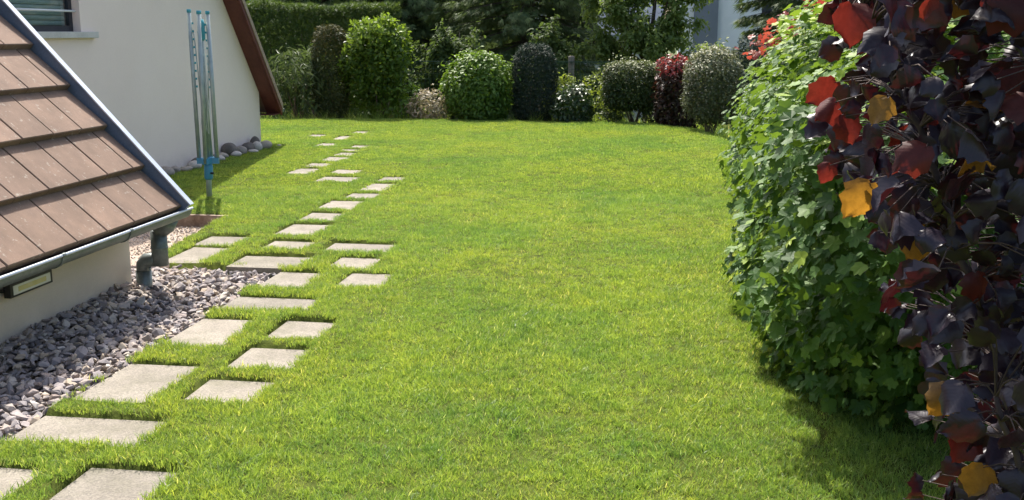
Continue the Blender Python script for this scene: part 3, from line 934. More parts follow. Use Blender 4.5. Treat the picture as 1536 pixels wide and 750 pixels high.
# river stones along the foot of the gable wall
M_cob = [mat_surface('dark_cobble', (0.10, 0.085, 0.075), (0.18, 0.155, 0.135), 9, 0.8, fine=60), mat_surface('grey_cobble', (0.24, 0.21, 0.18), (0.36, 0.32, 0.275), 9, 0.8, fine=60),
         mat_surface('pale_cobble', (0.42, 0.38, 0.33), (0.56, 0.52, 0.47), 9, 0.8, fine=60), mat_surface('beige_cobble', (0.34, 0.29, 0.235), (0.44, 0.385, 0.32), 9, 0.8, fine=60)]
COBBLES = [(-5.60, 11.03, 0.13, 0.115, 3, 'rounded beige stone at the garage end of the row along the gable wall'),
           (-5.60, 11.24, 0.16, 0.10, 1, 'broad grey stone, second in the gable wall row from the garage end'),
           (-5.62, 11.50, 0.115, 0.07, 1, 'small low grey stone, third in the gable wall row from the garage end'),
           (-5.57, 11.68, 0.12, 0.05, 3, 'flat beige stone, fourth in the gable wall row from the garage end'),
           (-5.57, 11.90, 0.14, 0.09, 2, 'pale rounded stone behind the blue hub of the clothes dryer'),
           (-5.66, 12.20, 0.13, 0.09, 0, 'dark stone against the gable wall just left of the dryer arms'),
           (-5.58, 12.66, 0.11, 0.07, 2, 'small pale stone just right of the dryer hub, in front of a longer one'),
           (-5.66, 12.86, 0.17, 0.08, 1, 'long low grey stone just right of the clothes dryer against the wall'),
           (-5.68, 13.20, 0.20, 0.16, 0, 'largest dark boulder leaning against the pale gable wall'),
           (-5.58, 13.16, 0.13, 0.07, 2, 'flat pale stone in front of the largest dark boulder'),
           (-5.62, 13.42, 0.15, 0.11, 1, 'upright grey stone right of the largest dark boulder'),
           (-5.65, 13.74, 0.16, 0.12, 0, 'dark round stone near the far corner of the gable wall'),
           (-5.53, 13.62, 0.13, 0.045, 2, 'flat pale stone lying on the grass edge in front of the dark round stone'),
           (-5.58, 13.88, 0.14, 0.115, 2, 'whitish rounded stone near the far corner of the gable wall'),
           (-5.68, 14.06, 0.11, 0.16, 0, 'small dark stone peeking up behind the whitish one near the corner'),
           (-5.55, 14.12, 0.155, 0.11, 3, 'beige rounded stone closest to the wall corner'),
           (-5.46, 14.42, 0.07, 0.03, 2, 'tiny white stone in the grass past the wall corner')]
import bmesh
for i, (x, y, w, h, mi, lab) in enumerate(COBBLES):
    bm = bmesh.new()
    bmesh.ops.create_icosphere(bm, subdivisions=3, radius=1.0)
    co = np.array([v.co[:] for v in bm.verts])
    wv = wobble(co, 300 + i, 1.1) * 0.13
    for v, q in zip(bm.verts, wv):
        v.co = Vector(v.co) * (1 + q)
        w_, h = w * 1.12, COBBLES[i][3] * 1.1; v.co.x *= w_ * 0.56; v.co.y *= w_ * 0.5 * random.uniform(0.98, 1.02); v.co.z = v.co.z * h * 0.58 
    me = bpy.data.meshes.new('river_stone'); bm.to_mesh(me); bm.free()
    me.polygons.foreach_set('use_smooth', [True] * len(me.polygons)); me.materials.append(M_cob[mi])
    o = link(bpy.data.objects.new('river_stone', me))
    o.location = (x, y, 0.012 + h * 0.40); o.rotation_euler = (random.uniform(-0.15, 0.15), random.uniform(-0.15, 0.15), random.uniform(0, 6.28))
    tag(o, lab, 'stone', 'rounded stones along the foot of the gable wall')

# ------------------------------------------------------------------ rotary clothes dryer, folded
M_alu = mat_surface('dull_aluminium', (0.28, 0.335, 0.33), (0.36, 0.42, 0.41), 12, 0.42, metal=0.35)
M_teal = mat_surface('teal_plastic', (0.045, 0.27, 0.33), (0.065, 0.33, 0.39), 10, 0.42)
M_blue = mat_surface('blue_plastic', (0.05, 0.24, 0.42), (0.07, 0.28, 0.46), 10, 0.42)
dr = empty('clothes_dryer', (-4.455, 9.83, 0))
tag(dr, 'folded rotary clothes dryer with grey poles and teal fittings standing in the lawn', 'clothes dryer')
cx, cy = -4.455, 9.83
MB().tube([(cx - 0.012, cy, -0.1), (cx, cy, 0.40)], 0.027, 14).build('ground_pole', M_alu, dr, smooth=True)
MB().tube([(cx, cy, 0.36), (cx + 0.004, cy, 1.70)], 0.022, 14).build('mast', M_alu, dr, smooth=True)
sl_ = MB(); sl_.tube([(cx - 0.004, cy, 0.185), (cx - 0.004, cy, 0.20), (cx, cy, 0.31), (cx, cy, 0.34)], [0.034, 0.042, 0.042, 0.036], 14)
sleeve = sl_.build('sleeve', M_blue, dr, smooth=True)
MB().tube([(cx + 0.03, cy - 0.02, 0.25), (cx + 0.06, cy - 0.03, 0.25)], 0.011, 8).build('clamp_knob', M_dark, sleeve, smooth=True)
hub = MB(); hub.tube([(cx, cy, 0.335), (cx, cy, 0.345), (cx, cy, 0.395), (cx, cy, 0.405)], [0.036, 0.046, 0.046, 0.038], 14)
arms = [(-0.082, -0.02, -0.066, 0.0), (0.01, -0.082, 0.012, -0.05), (0.083, 0.02, 0.078, 0.02), (-0.005, 0.082, -0.03, 0.06)]
for ax_, ay_, _, _ in arms:
    d = Vector((ax_, ay_, 0)).normalized(); q = Vector((-d.y, d.x, 0)) * 0.014
    p0 = Vector((cx, cy, 0)) + d * 0.03; p1 = Vector((cx, cy, 0)) + d * 0.105
    for s in (-1, 1):
        a = p0 + q * s * 1.3; b = p1 + q * s * 1.3; w_ = q.normalized() * 0.004
        hub.add([a - w_ + Vector((0, 0, .342)), b - w_ + Vector((0, 0, .342)), b + w_ + Vector((0, 0, .342)), a + w_ + Vector((0, 0, .342)),
                 a - w_ + Vector((0, 0, .398)), b - w_ + Vector((0, 0, .398)), b + w_ + Vector((0, 0, .398)), a + w_ + Vector((0, 0, .398))],
                [(0, 3, 2, 1), (4, 5, 6, 7), (0, 1, 5, 4), (1, 2, 6, 5), (2, 3, 7, 6), (3, 0, 4, 7)])
hub.build('hub', M_blue, dr)
tops = [(-0.095, -0.03, 1.80), (0.012, -0.055, 1.785), (0.068, 0.02, 1.785), (-0.035, 0.06, 1.79)]
for (ax_, ay_, _, _), (tx, ty, tz) in zip(arms, tops):
    b0 = Vector((cx + ax_, cy + ay_, 0.37)); b1 = Vector((cx + tx, cy + ty, tz))
    am = MB(); am.tube([b0 - Vector((0, 0, 0.02)), b1], 0.0205, 10)
    arm = am.build('arm', M_alu, dr, smooth=True)
    MB().tube([b1 - (b1 - b0).normalized() * 0.02, b1 + (b1 - b0).normalized() * 0.012], 0.021, 10).build('end_cap', M_teal, arm, smooth=True)
    inn = (Vector((cx, cy, 0)) - Vector((cx + ax_, cy + ay_, 0))).normalized()
    cl = MB()
    for k in range(9):
        u = 0.50 + 0.052 * k
        p = b0.lerp(b1, u)
        cl.tube([p, p + inn * 0.028], 0.007, 6)
        cl.tube([p + inn * 0.028 - Vector((0, 0, .008)), p + inn * 0.028 + Vector((0, 0, .012))], 0.008, 6)
    cl.build('line_clip', M_teal, arm)
th_ = MB(); th_.tube([(cx + 0.004, cy, 1.52), (cx + 0.004, cy, 1.54), (cx + 0.004, cy, 1.68), (cx + 0.004, cy, 1.72)], [0.026, 0.036, 0.036, 0.024], 14)
th_.tube([(cx + 0.004, cy - 0.03, 1.60), (cx + 0.004, cy - 0.075, 1.60)], 0.009, 8)
th_.build('winding_head', M_teal, dr, smooth=True)
# thin tie struts between the slider and the arms
for (ax_, ay_, _, _) in arms[:3]:
    p0 = Vector((cx + ax_ * 0.35, cy + ay_ * 0.35, 0.86)); p1 = Vector((cx + ax_ * 0.78, cy + ay_ * 0.78, 1.60))
    MB().tube([p0, p1], 0.006, 6).build('strut', M_alu, dr, smooth=True)
# slack washing line hanging between the arms
ln = MB()
for k in range(7):
    a = 0.6 * k
    x0 = cx + 0.03 * math.cos(a * 2.1); y0 = cy + 0.04 * math.sin(a * 1.7)
    pts = [(x0, y0, 1.55 - 0.05 * k), (x0 + 0.03 * math.sin(k), y0 - 0.02, 1.1 - 0.06 * k), (x0 + 0.04 * math.sin(k + 1), y0 - 0.015, 0.75 - 0.02 * k), (x0 + 0.02, y0, 1.15 - 0.05 * k), (x0 + 0.015, y0, 1.52 - 0.05 * k)]
    ln.tube(pts, 0.0022, 4)
M_line = mat_surface('white_line', (0.6, 0.62, 0.6), (0.7, 0.72, 0.7), 20, 0.6)
ln.build('washing_line', M_line, dr)

# ------------------------------------------------------------------ plants: materials
G = lambda *a: a
L_laurel = mat_leaf('laurel_leaf', [(0, (0.04, 0.085, 0.014)), (0.6, (0.09, 0.16, 0.024)), (1, (0.21, 0.30, 0.04))], (0.30, 0.44, 0.03), 0.36, 0.45, 0.35)
L_thuja = mat_leaf('thuja_spray', [(0, (0.03, 0.06, 0.016)), (0.6, (0.06, 0.11, 0.024)), (1, (0.11, 0.16, 0.034))], (0.13, 0.20, 0.03), 0.25, 0.6, 0.3)
L_yewbr = mat_leaf('bronze_yew_spray', [(0, (0.022, 0.042, 0.012)), (0.6, (0.042, 0.066, 0.018)), (1, (0.12, 0.105, 0.025))], (0.13, 0.12, 0.02), 0.15, 0.6, 0.3)
L_yew = mat_leaf('blue_yew_spray', [(0, (0.012, 0.024, 0.016)), (0.6, (0.022, 0.042, 0.026)), (1, (0.045, 0.07, 0.035))], (0.04, 0.075, 0.03), 0.12, 0.6, 0.3)
L_olea = mat_leaf('pale_lance_leaf', [(0, (0.035, 0.06, 0.02)), (0.6, (0.075, 0.11, 0.04)), (1, (0.24, 0.28, 0.14))], (0.15, 0.22, 0.05), 0.22, 0.55, 0.3)
L_pink = mat_leaf('variegated_leaf', [(0, (0.10, 0.12, 0.045)), (0.45, (0.28, 0.24, 0.15)), (1, (0.50, 0.40, 0.31))], (0.40, 0.36, 0.2), 0.3, 0.45, 0.4)
L_round = mat_leaf('fresh_green_leaf', [(0, (0.05, 0.105, 0.016)), (0.6, (0.10, 0.185, 0.026)), (1, (0.20, 0.30, 0.045))], (0.26, 0.42, 0.03), 0.28, 0.5, 0.35)
L_glossy = mat_leaf('glossy_dark_leaf', [(0, (0.018, 0.042, 0.012)), (0.7, (0.04, 0.075, 0.022)), (1, (0.12, 0.16, 0.07))], (0.10, 0.18, 0.03), 0.2, 0.38, 0.45)
L_euph = mat_leaf('lime_leaf', [(0, (0.09, 0.14, 0.02)), (1, (0.20, 0.25, 0.04))], (0.32, 0.40, 0.04), 0.4, 0.5, 0.4)
L_privet = mat_leaf('clipped_privet_leaf', [(0, (0.024, 0.046, 0.012)), (0.55, (0.045, 0.072, 0.02)), (1, (0.19, 0.21, 0.075))], (0.14, 0.18, 0.04), 0.2, 0.5, 0.3)
L_phot = mat_leaf('photinia_leaf', [(0, (0.025, 0.026, 0.012)), (0.5, (0.045, 0.028, 0.016)), (1, (0.085, 0.022, 0.02))], (0.14, 0.04, 0.02), 0.15, 0.5, 0.3)
L_phot_red = mat_leaf('photinia_young_leaf', [(0, (0.12, 0.022, 0.022)), (1, (0.27, 0.05, 0.055))], (0.34, 0.06, 0.05), 0.35, 0.35, 0.5)
L_ball = mat_leaf('silver_edged_leaf', [(0, (0.035, 0.05, 0.018)), (0.55, (0.085, 0.10, 0.045)), (1, (0.38, 0.38, 0.24))], (0.22, 0.24, 0.10), 0.2, 0.5, 0.3)
L_spruce = mat_leaf('spruce_spray', [(0, (0.055, 0.095, 0.035)), (0.7, (0.115, 0.165, 0.055)), (1, (0.19, 0.24, 0.08))], (0.16, 0.22, 0.06), 0.28, 0.6, 0.3)
L_tree = mat_leaf('broad_tree_leaf', [(0, (0.08, 0.13, 0.035)), (0.6, (0.15, 0.21, 0.06)), (1, (0.28, 0.33, 0.12))], (0.34, 0.46, 0.08), 0.45, 0.5, 0.35)
L_dark = mat_leaf('dark_hedge_leaf', [(0, (0.04, 0.07, 0.024)), (1, (0.11, 0.155, 0.045))], (0.16, 0.24, 0.04), 0.35, 0.6, 0.2)
M_bark = mat_surface('bark', (0.055, 0.042, 0.032), (0.12, 0.095, 0.075), 12, 0.9, fine=60, bump_s=0.5, bump_d=0.01)
M_twig = mat_surface('young_bark', (0.10, 0.075, 0.05), (0.17, 0.13, 0.09), 15, 0.85, fine=70)

def foliage(name, parent, mat, T, parts, seed, size, out=1.0, up=0.6, rnd=0.6, droop=0.2, hue_up=0.25, kind='stuff'):
    """one joined leaf mass from several lumpy volumes; parts: (n, centre, axes, p, inner, wob, freq)"""
    r = np.random.default_rng(seed)
    Vs, Fs, Ts = [], [], []; nb = 0
    for k, (n, c, ax, p, inner, wob, fq) in enumerate(parts):
        P, nr = shell_points(n, c, ax, p, inner, wob, fq, seed * 31 + k)
        d, nn = leaf_dirs(nr, r, out, up, rnd, droop)
        s = r.uniform(size[0], size[1], n)
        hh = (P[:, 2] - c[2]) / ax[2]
        t = np.clip(r.beta(2, 2, n) + hue_up * np.clip(hh - 0.4, -0.3, 0.6) , 0, 1)     # tint rises with height: sunlit tops painted in, also bronze yew tips
        V, F, tt = scatter(T, P, d, nn, s, t)
        Vs.append(V); Fs.append(F + nb); Ts.append(tt); nb += len(V)
    o = np_obj(name, np.vstack(Vs), np.vstack(Fs), mat, parent, tint=np.concatenate(Ts))
    return tag(o, kind=kind)

def gz(x, y): return float(land(np.array(x), np.array(y)))

def shrub(name, label, cat, x, y, group, mat, T, parts, seed, size, stem_tips=(), stem_r=0.02, **kw):
    z = gz(x, y)
    e = empty(name, (x, y, z)); tag(e, label, cat, group)
    if T is not T_SPRAY:                                   # stray shoots break the outline
        parts = list(parts) + [(max(30, int(n * 0.06)), c, tuple(q * 1.10 for q in a), 2.0, 0.86, 0.30, 4.0) for n, c, a, p, i, w, f in parts]
    parts = [(n, (x + c[0], y + c[1], c[2]), a, p, i, w, f) for n, c, a, p, i, w, f in parts]
    foliage('foliage', e, mat, T, parts, seed, size, **kw)
    if stem_tips:
        stems(e, M_twig, (x, y, z - 0.03), [(x + t[0], y + t[1], t[2]) for t in stem_tips], stem_r, seed=seed)
    return e

GR = 'shrubs in the row at the far edge of the lawn'
fan = lambda n, r0, z, s=0: [(r0 * math.cos(6.283 * k / n + s), r0 * math.sin(6.283 * k / n + s), z + 0.1 * ((k * 7) % 3)) for k in range(n)]

shrub('lance_leaf_shrub', 'loose shrub with drooping pale lance-shaped leaves beside the house eave', 'shrub', -7.15, 19.9, GR, L_olea, T_NARROW,
      [(560, (0.0, 0, 0.85), (0.55, 0.5, 0.42), 2, 0.2, 0.25, 2.5), (200, (0.35, -0.1, 0.6), (0.35, 0.35, 0.5), 2, 0.2, 0.25, 2.5), (150, (-0.3, 0, 0.5), (0.4, 0.35, 0.4), 2, 0.2, 0.25, 2.5)], 2, (0.14, 0.26), fan(6, 0.3, 0.7), 0.018, up=0.5, droop=0.9)
shrub('bronze_yew', 'clipped bronze-tipped columnar yew left of the tall laurel', 'shrub', -6.47, 20.0, GR, L_yewbr, T_SPRAY,
      [(9000, (0, 0, 0.80), (0.345, 0.34, 0.93), 3.2, 0.72, 0.05, 3.0)], 3, (0.05, 0.09), fan(3, 0.12, 0.6), 0.03, up=0.35, rnd=0.45, droop=-0.3, hue_up=0.5)
shrub('laurel_shrub', 'tall laurel shrub with bright shiny upright leaves, largest of the lawn edge row', 'shrub', -5.57, 20.1, GR, L_laurel, T_OVAL,
      [(5200, (0, 0, 0.98), (0.58, 0.5, 0.72), 2.6, 0.1, 0.24, 3.0), (500, (-0.2, 0, 1.55), (0.28, 0.3, 0.26), 2, 0.2, 0.25, 3), (420, (0.15, 0, 1.60), (0.2, 0.25, 0.28), 2, 0.2, 0.25, 3), (260, (0.42, 0, 1.42), (0.17, 0.22, 0.3), 2, 0.2, 0.25, 3), (420, (0.05, -0.05, 0.35), (0.36, 0.3, 0.4), 2, 0.3, 0.2, 3)],
      4, (0.08, 0.13), fan(9, 0.28, 0.9), 0.018, up=0.5, droop=-0.5, hue_up=0.7)
shrub('variegated_shrub', 'low rounded shrub with pinkish cream variegated leaves', 'shrub', -4.47, 19.6, GR, L_pink, T_OVAL,
      [(1000, (0, 0, 0.22), (0.36, 0.32, 0.32), 2.2, 0.35, 0.18, 2.8)], 5, (0.055, 0.09), fan(5, 0.15, 0.25), 0.01)
shrub('green_filler_shrub', 'small loose green shrub between the tall laurel and the pinkish shrub', 'shrub', -5.0, 19.9, GR, L_round, T_OVAL,
      [(520, (0, 0, 0.25), (0.32, 0.3, 0.36), 2, 0.3, 0.25, 2.8)], 25, (0.06, 0.1), fan(4, 0.15, 0.3), 0.01)
shrub('round_shrub', 'dome-shaped shrub with fresh mid-green leaves left of the dark yew column', 'shrub', -3.55, 19.75, GR, L_round, T_OVAL,
      [(6800, (0, 0, 0.56), (0.62, 0.58, 0.66), 2.3, 0.15, 0.10, 3.0), (420, (-0.1, 0, 1.05), (0.34, 0.34, 0.2), 2, 0.2, 0.25, 3)], 6, (0.065, 0.105), fan(6, 0.3, 0.5), 0.018, droop=0.35, hue_up=0.5)
shrub('dark_yew', 'dark blue-green columnar yew with a domed top beside the round shrub', 'shrub', -2.53, 19.95, GR, L_yew, T_SPRAY,
      [(10500, (0, 0, 0.62), (0.41, 0.40, 0.78), 3.0, 0.72, 0.05, 3.0)], 7, (0.05, 0.09), fan(3, 0.15, 0.5), 0.03, up=0.35, rnd=0.45, droop=-0.3)
shrub('glossy_shrub', 'low dark shrub with glossy leaves in front of the wooden fence post', 'shrub', -1.75, 19.35, GR, L_glossy, T_OVAL,
      [(1900, (0, 0, 0.28), (0.355, 0.33, 0.38), 2.2, 0.1, 0.16, 2.8)], 8, (0.06, 0.10), fan(5, 0.15, 0.25), 0.012)
shrub('lime_shrub', 'soft lime-green bushy plant behind the glossy shrub by the fence post', 'shrub', -1.95, 20.35, GR, L_euph, T_OVAL,
      [(900, (-0.1, 0, 0.45), (0.36, 0.3, 0.42), 2, 0.3, 0.25, 2.8), (700, (0.65, 0.15, 0.30), (0.5, 0.3, 0.5), 2, 0.3, 0.2, 2.8)], 9, (0.06, 0.10), fan(5, 0.2, 0.3), 0.01)
shrub('clipped_hedge_shrub', 'flat-topped clipped box-shaped shrub with bare stems showing below', 'shrub', -0.69, 19.5, GR, L_privet, T_OVAL,
      [(7800, (0, 0, 0.66), (0.53, 0.42, 0.42), 4.5, 0.3, 0.05, 3.2), (500, (-0.36, 0, 0.2), (0.16, 0.3, 0.3), 2, 0.2, 0.2, 3), (500, (0.33, 0, 0.2), (0.2, 0.3, 0.32), 2, 0.2, 0.2, 3)], 10, (0.045, 0.075), fan(7, 0.3, 0.5), 0.018, hue_up=0.7)
ph = shrub('photinia_shrub', 'dark reddish shrub with bright red young leaves on its top', 'shrub', 0.08, 18.95, GR, L_phot, T_OVAL,
      [(3800, (0, 0, 0.42), (0.36, 0.34, 0.62), 2.6, 0.1, 0.12, 2.8)], 11, (0.06, 0.10), fan(6, 0.2, 0.6), 0.015)
foliage('young_leaves', ph, L_phot_red, T_OVAL, [(420, (0.06, 18.92, 1.02), (0.30, 0.30, 0.18), 2, 0.2, 0.25, 3.0)], 12, (0.06, 0.10))
shrub('pale_ball_shrub', 'rounded clipped shrub with pale silvery-edged leaves beside the red-topped shrub', 'shrub', 0.66, 17.9, GR, L_ball, T_OVAL,
      [(7000, (0, 0, 0.72), (0.47, 0.45, 0.60), 2.8, 0.2, 0.07, 3.2), (360, (0.1, 0, 1.22), (0.3, 0.3, 0.16), 2, 0.2, 0.3, 3)], 13, (0.04, 0.07), fan(6, 0.2, 0.4), 0.02, hue_up=0.8)
shrub('dark_cone_conifer', 'dark rounded conifer peeking over the big leafy shrub beside the pale ball shrub', 'shrub', 1.42, 19.8, GR, L_yew, T_SPRAY,
      [(6000, (0, 0, 0.55), (0.42, 0.42, 0.98), 2.6, 0.7, 0.06, 3.0)], 14, (0.05, 0.09), fan(3, 0.15, 0.5), 0.03, up=0.35, rnd=0.45, droop=-0.3)

# ------------------------------------------------------------------ fence behind the shrubs
M_wire = mat_surface('green_coated_wire', (0.012, 0.05, 0.035), (0.02, 0.07, 0.05), 9, 0.45)
M_post = mat_surface('grey_weathered_post', (0.16, 0.135, 0.11), (0.26, 0.225, 0.19), 9, 0.9, fine=60)
fence = empty('mesh_fence', (-1.93, 20.75, -0.45))
tag(fence, 'green wire mesh fence with grey wooden posts behind the row of shrubs', 'fence')
for k, x in enumerate((-9.1, -5.5, -1.93, 1.6)):
    z0 = gz(x, 20.75)
    MB().tube([(x, 20.75, z0 - 0.2), (x + 0.01, 20.75, 1.13), (x + 0.01, 20.75, 1.15)], [0.062, 0.058, 0.045], 10).build('post', M_post, fence, smooth=False)
wv_ = MB()
for z in np.arange(-0.40, 1.03, 0.10):
    wv_.box(-9.5, 3.2, 20.688, 20.691, z - 0.0025, z + 0.0025)
for x in np.arange(-9.5, 3.2, 0.08):
    wv_.box(x - 0.0022, x + 0.0022, 20.6835, 20.6865, -0.42, 1.03)
tag(wv_.build('wire_mesh', M_wire, fence), kind='stuff')
MB().box(-9.5, 3.2, 20.680, 20.688, 1.03, 1.045).build('top_wire', M_wire, fence)

# ------------------------------------------------------------------ tall hedge and trees behind
def hedge(name, label, x0, y0, x1, y1, h0, h1, depth, n, mat, seed, size, T=T_SPRAY, group=None, wob=0.12):
    r = np.random.default_rng(seed)
    u = r.uniform(size=n); L = math.hypot(x1 - x0, y1 - y0)
    ax = np.array([(x1 - x0) / L, (y1 - y0) / L, 0]); nx = np.array([-ax[1], ax[0], 0])
    if nx[1] > 0: nx = -nx                                     # towards the lawn
    h = h0 + (h1 - h0) * u
    base = np.array([x0, y0, 0]) + np.outer(u, [x1 - x0, y1 - y0, 0])
    zb = land(base[:, 0], base[:, 1])
    face = r.uniform(size=n)
    top = face < 0.3; back = face > 0.86
    lump = wobble(np.stack([u * L, face * 2, 0 * u], 1), seed, 2.2)
    zz = np.where(top, h + wob * 0.9 * lump + r.uniform(-0.15, 0.08, n), zb + (h - zb) * r.uniform(size=n) ** 0.85)
    lump2 = wobble(np.stack([u * L, zz, 0 * u], 1), seed + 1, 2.4)
    off = np.where(top, r.uniform(-0.5, 0.5, n) * depth, np.where(back, -1, 1) * depth * 0.5 * (1 + 0.0 * u) + wob * lump2 - np.abs(r.normal(0, 0.12, n)) * np.where(back, -1, 1))
    P = base + nx * off[:, None]; P[:, 2] = zz
    nr = np.where(top[:, None], np.array([[0, 0, 1.0]]), nx * np.where(back, -1, 1)[:, None])
    d, nn = leaf_dirs(nr, r, 0.9, 0.35, 0.5, -0.5)
    V, F, t = scatter(T, P, d, nn, r.uniform(size[0], size[1], n), np.clip(r.beta(2, 2, n) + 0.3 * top, 0, 1))  # top sprays tinted paler, standing in for sun on the hedge top
    e = empty(name, (x0, y0, gz(x0, y0))); tag(e, label, 'hedge', group)
    tag(np_obj('foliage', V, F, mat, e, tint=t), kind='stuff')
    k = int(L / 0.7)
    for i in range(k + 1):
        p = np.array([x0, y0]) + (np.array([x1, y1]) - [x0, y0]) * i / max(k, 1)
        z = gz(*p)
        MB().tube([(p[0], p[1], z - 0.1), (p[0] + 0.05, p[1], z + 1.0), (p[0], p[1], h0 * 0.8)], [0.05, 0.04, 0.015], 6).build('trunk', M_bark, e, smooth=True)
    return e
hedge('conifer_hedge', 'tall dense green conifer hedge behind the house roof edge at the left', -12.5, 22.3, -6.6, 25.4, 2.15, 2.12, 1.3, 42000, L_thuja, 41, (0.07, 0.15))
hedge('dark_hedge', 'dark tall background hedge running behind the trees', -16, 37.0, -3.7, 37.0, 4.6, 4.4, 2.0, 16000, L_dark, 42, (0.25, 0.45), T_OVAL, wob=0.3)

def conifer(name, label, x, y, h, rad, n, seed, zlow=0.1, mat=L_spruce, size=(0.16, 0.34), group='conifers behind the garden fence'):
    """spruce: whorls of drooping boughs, each carrying sprays along its length"""
    r = np.random.default_rng(seed)
    z0 = gz(x, y) - 0.1
    e = empty(name, (x, y, z0)); tag(e, label, 'tree', group)
    MB().tube([(x, y, z0 - 0.2), (x + 0.05, y, z0 + h * 0.5), (x, y, z0 + h)], [0.02 * h + 0.06, 0.012 * h + 0.03, 0.01], 8).build('trunk', M_bark, e, smooth=True)
    P, D, Nn = [], [], []; limbs = MB()
    nw = int(h / 0.34)
    tot = 0
    boughs = []
    for w in range(nw):
        f = (w + 0.5) / nw
        zz = z0 + h * (zlow * 0.3 + (1 - zlow * 0.3) * f)
        L = rad * (1 - f) ** 0.75 + 0.12
        for k in range(9):
            a = k * 0.698 + w * 1.3 + r.uniform(-0.2, 0.2)
            boughs.append((zz + r.uniform(-0.1, 0.1), L * r.uniform(0.72, 1.1), a))
    W = np.array([b[1] for b in boughs]); cnt = np.maximum(6, (n * W ** 1.4 / (W ** 1.4).sum())).astype(int)
    for (zz, L, a), m in zip(boughs, cnt):
        t = r.uniform(0.12, 1, m) ** 0.7
        dirx, diry = math.cos(a), math.sin(a)
        drop = -0.18 * L * t ** 1.5 + 0.10 * L * np.clip(t - 0.75, 0, 1)
        side = r.normal(0, 0.16, m) * L * (1.05 - t * 0.6) * 0.8
        px = x + dirx * L * t - diry * side; py = y + diry * L * t + dirx * side; pz = zz + drop - 0.12 * np.abs(side) - np.abs(r.normal(0, 0.07, m))
        P.append(np.stack([px, py, pz], 1))
        D.append(np.stack([dirx * 0.8 - diry * side * 1.6 / max(L, .3), diry * 0.8 + dirx * side * 1.6 / max(L, .3), -0.35 - 0.5 * r.uniform(size=m)], 1) + r.normal(0, 0.25, (m, 3)))
        Nn.append(np.stack([dirx * 0.5 + 0 * t, diry * 0.5 + 0 * t, 0.8 + 0 * t], 1) + r.normal(0, 0.35, (m, 3)))
        if L > 0.7:
            limbs.tube([(x, y, zz), (x + dirx * L * 0.5, y + diry * L * 0.5, zz - 0.07 * L), (x + dirx * L * 0.92, y + diry * L * 0.92, zz - 0.15 * L)], [0.03, 0.018, 0.006], 4, caps=False)
    P = np.vstack(P); D = np.vstack(D); Nn = np.vstack(Nn)
    V, F, t = scatter(T_SPRAY, P, unit(D), unit(Nn), r.uniform(size[0], size[1], len(P)), r.beta(2, 2, len(P)))
    tag(np_obj('crown', V, F, mat, e, tint=t), kind='stuff')
    limbs.build('limbs', M_bark, e)
    return e
conifer('spruce_tree', 'broad dark spruce behind the round shrub at the top centre', -3.7, 27.5, 9.5, 3.1, 26000, 51, size=(0.16, 0.32))
conifer('spruce_tree', 'dark spruce behind the tall laurel, left of the broad one', -7.3, 29.5, 9.0, 2.7, 20000, 52, size=(0.18, 0.36))
conifer('spruce_tree', 'dark spruce rising behind the right half of the conifer hedge', -10.0, 30.5, 8.5, 2.3, 14000, 53, size=(0.2, 0.4))
conifer('spruce_tree', 'smaller dark spruce between the broad spruce and the light green tree', -3.0, 31.0, 7.2, 1.6, 11000, 54, size=(0.16, 0.32))
conifer('spruce_tree', 'dark blue-green conifer at the upper right above the big leafy shrub', 3.15, 27.0, 8.5, 2.3, 20000, 55, size=(0.16, 0.32))
conifer('spruce_tree', 'conifer hidden behind the purple-leaved branches at the far right', 7.0, 28.0, 8.0, 2.4, 9000, 56, size=(0.2, 0.4))

def broadleaf(name, label, x, y, h, clumps, n, mat, seed, size, group=None, trunk_r=0.11, fork=0.25, cat='tree'):
    r = np.random.default_rng(seed); rr_ = random.Random(seed)
    z0 = gz(x, y) - 0.05
    e = empty(name, (x, y, z0)); tag(e, label, cat, group)
    fk = Vector((x, y, z0 + h * fork))
    MB().tube([(x, y, z0 - 0.2), (x + 0.04, y, z0 + h * fork * 0.5), fk], [trunk_r * 1.25, trunk_r, trunk_r * 0.9], 10).build('trunk', M_bark, e, smooth=True)
    Vs, Fs, Ts = [], [], []; nb = 0
    for (cx_, cy_, cz_, rad) in clumps:
        c = Vector((x + cx_, y + cy_, cz_))
        mid = fk.lerp(c, 0.5) + Vector((rr_.uniform(-.15, .15), rr_.uniform(-.15, .15), 0.15))
        lb = MB(); lb.tube([fk, mid, c, c + (c - mid) * 0.4], [trunk_r * 0.6, trunk_r * 0.36, trunk_r * 0.18, 0.006], 7)
        tw = []
        for k in range(9):
            d = Vector((rr_.gauss(0, 1), rr_.gauss(0, 1), rr_.gauss(0.2, 0.7))).normalized()
            tip = c + d * rad * rr_.uniform(0.6, 1.0)
            st = mid.lerp(c, rr_.uniform(0.2, 1))
            lb.tube([st, st.lerp(tip, 0.5) + Vector((0, 0, 0.05)), tip], [0.018, 0.011, 0.004], 4, caps=False)
            tw.append((st, tip))
        lb.build('limb', M_bark, e, smooth=True)
        m = int(n * rad ** 2 / sum(q[3] ** 2 for q in clumps))
        # leaves gather along the twigs
        ii = r.integers(0, len(tw), m); tt = r.uniform(0.15, 1.05, m)
        A = np.array([t_[0][:] for t_ in tw])[ii]; B = np.array([t_[1][:] for t_ in tw])[ii]
        P = A + (B - A) * tt[:, None] + r.normal(0, 0.13, (m, 3)) * rad
        nr = unit(P - np.array(c[:]))
        d, nn = leaf_dirs(nr, r, 0.4, 0.9, 0.6, 0.4)
        V, F, t = scatter(T_OVAL, P, d, nn, r.uniform(size[0], size[1], m), r.beta(2, 2, m))
        Vs.append(V); Fs.append(F + nb); Ts.append(t); nb += len(V)
    tag(np_obj('crown', np.vstack(Vs), np.vstack(Fs), mat, e, tint=np.concatenate(Ts)), kind='stuff')
    return e
rc = random.Random(5)
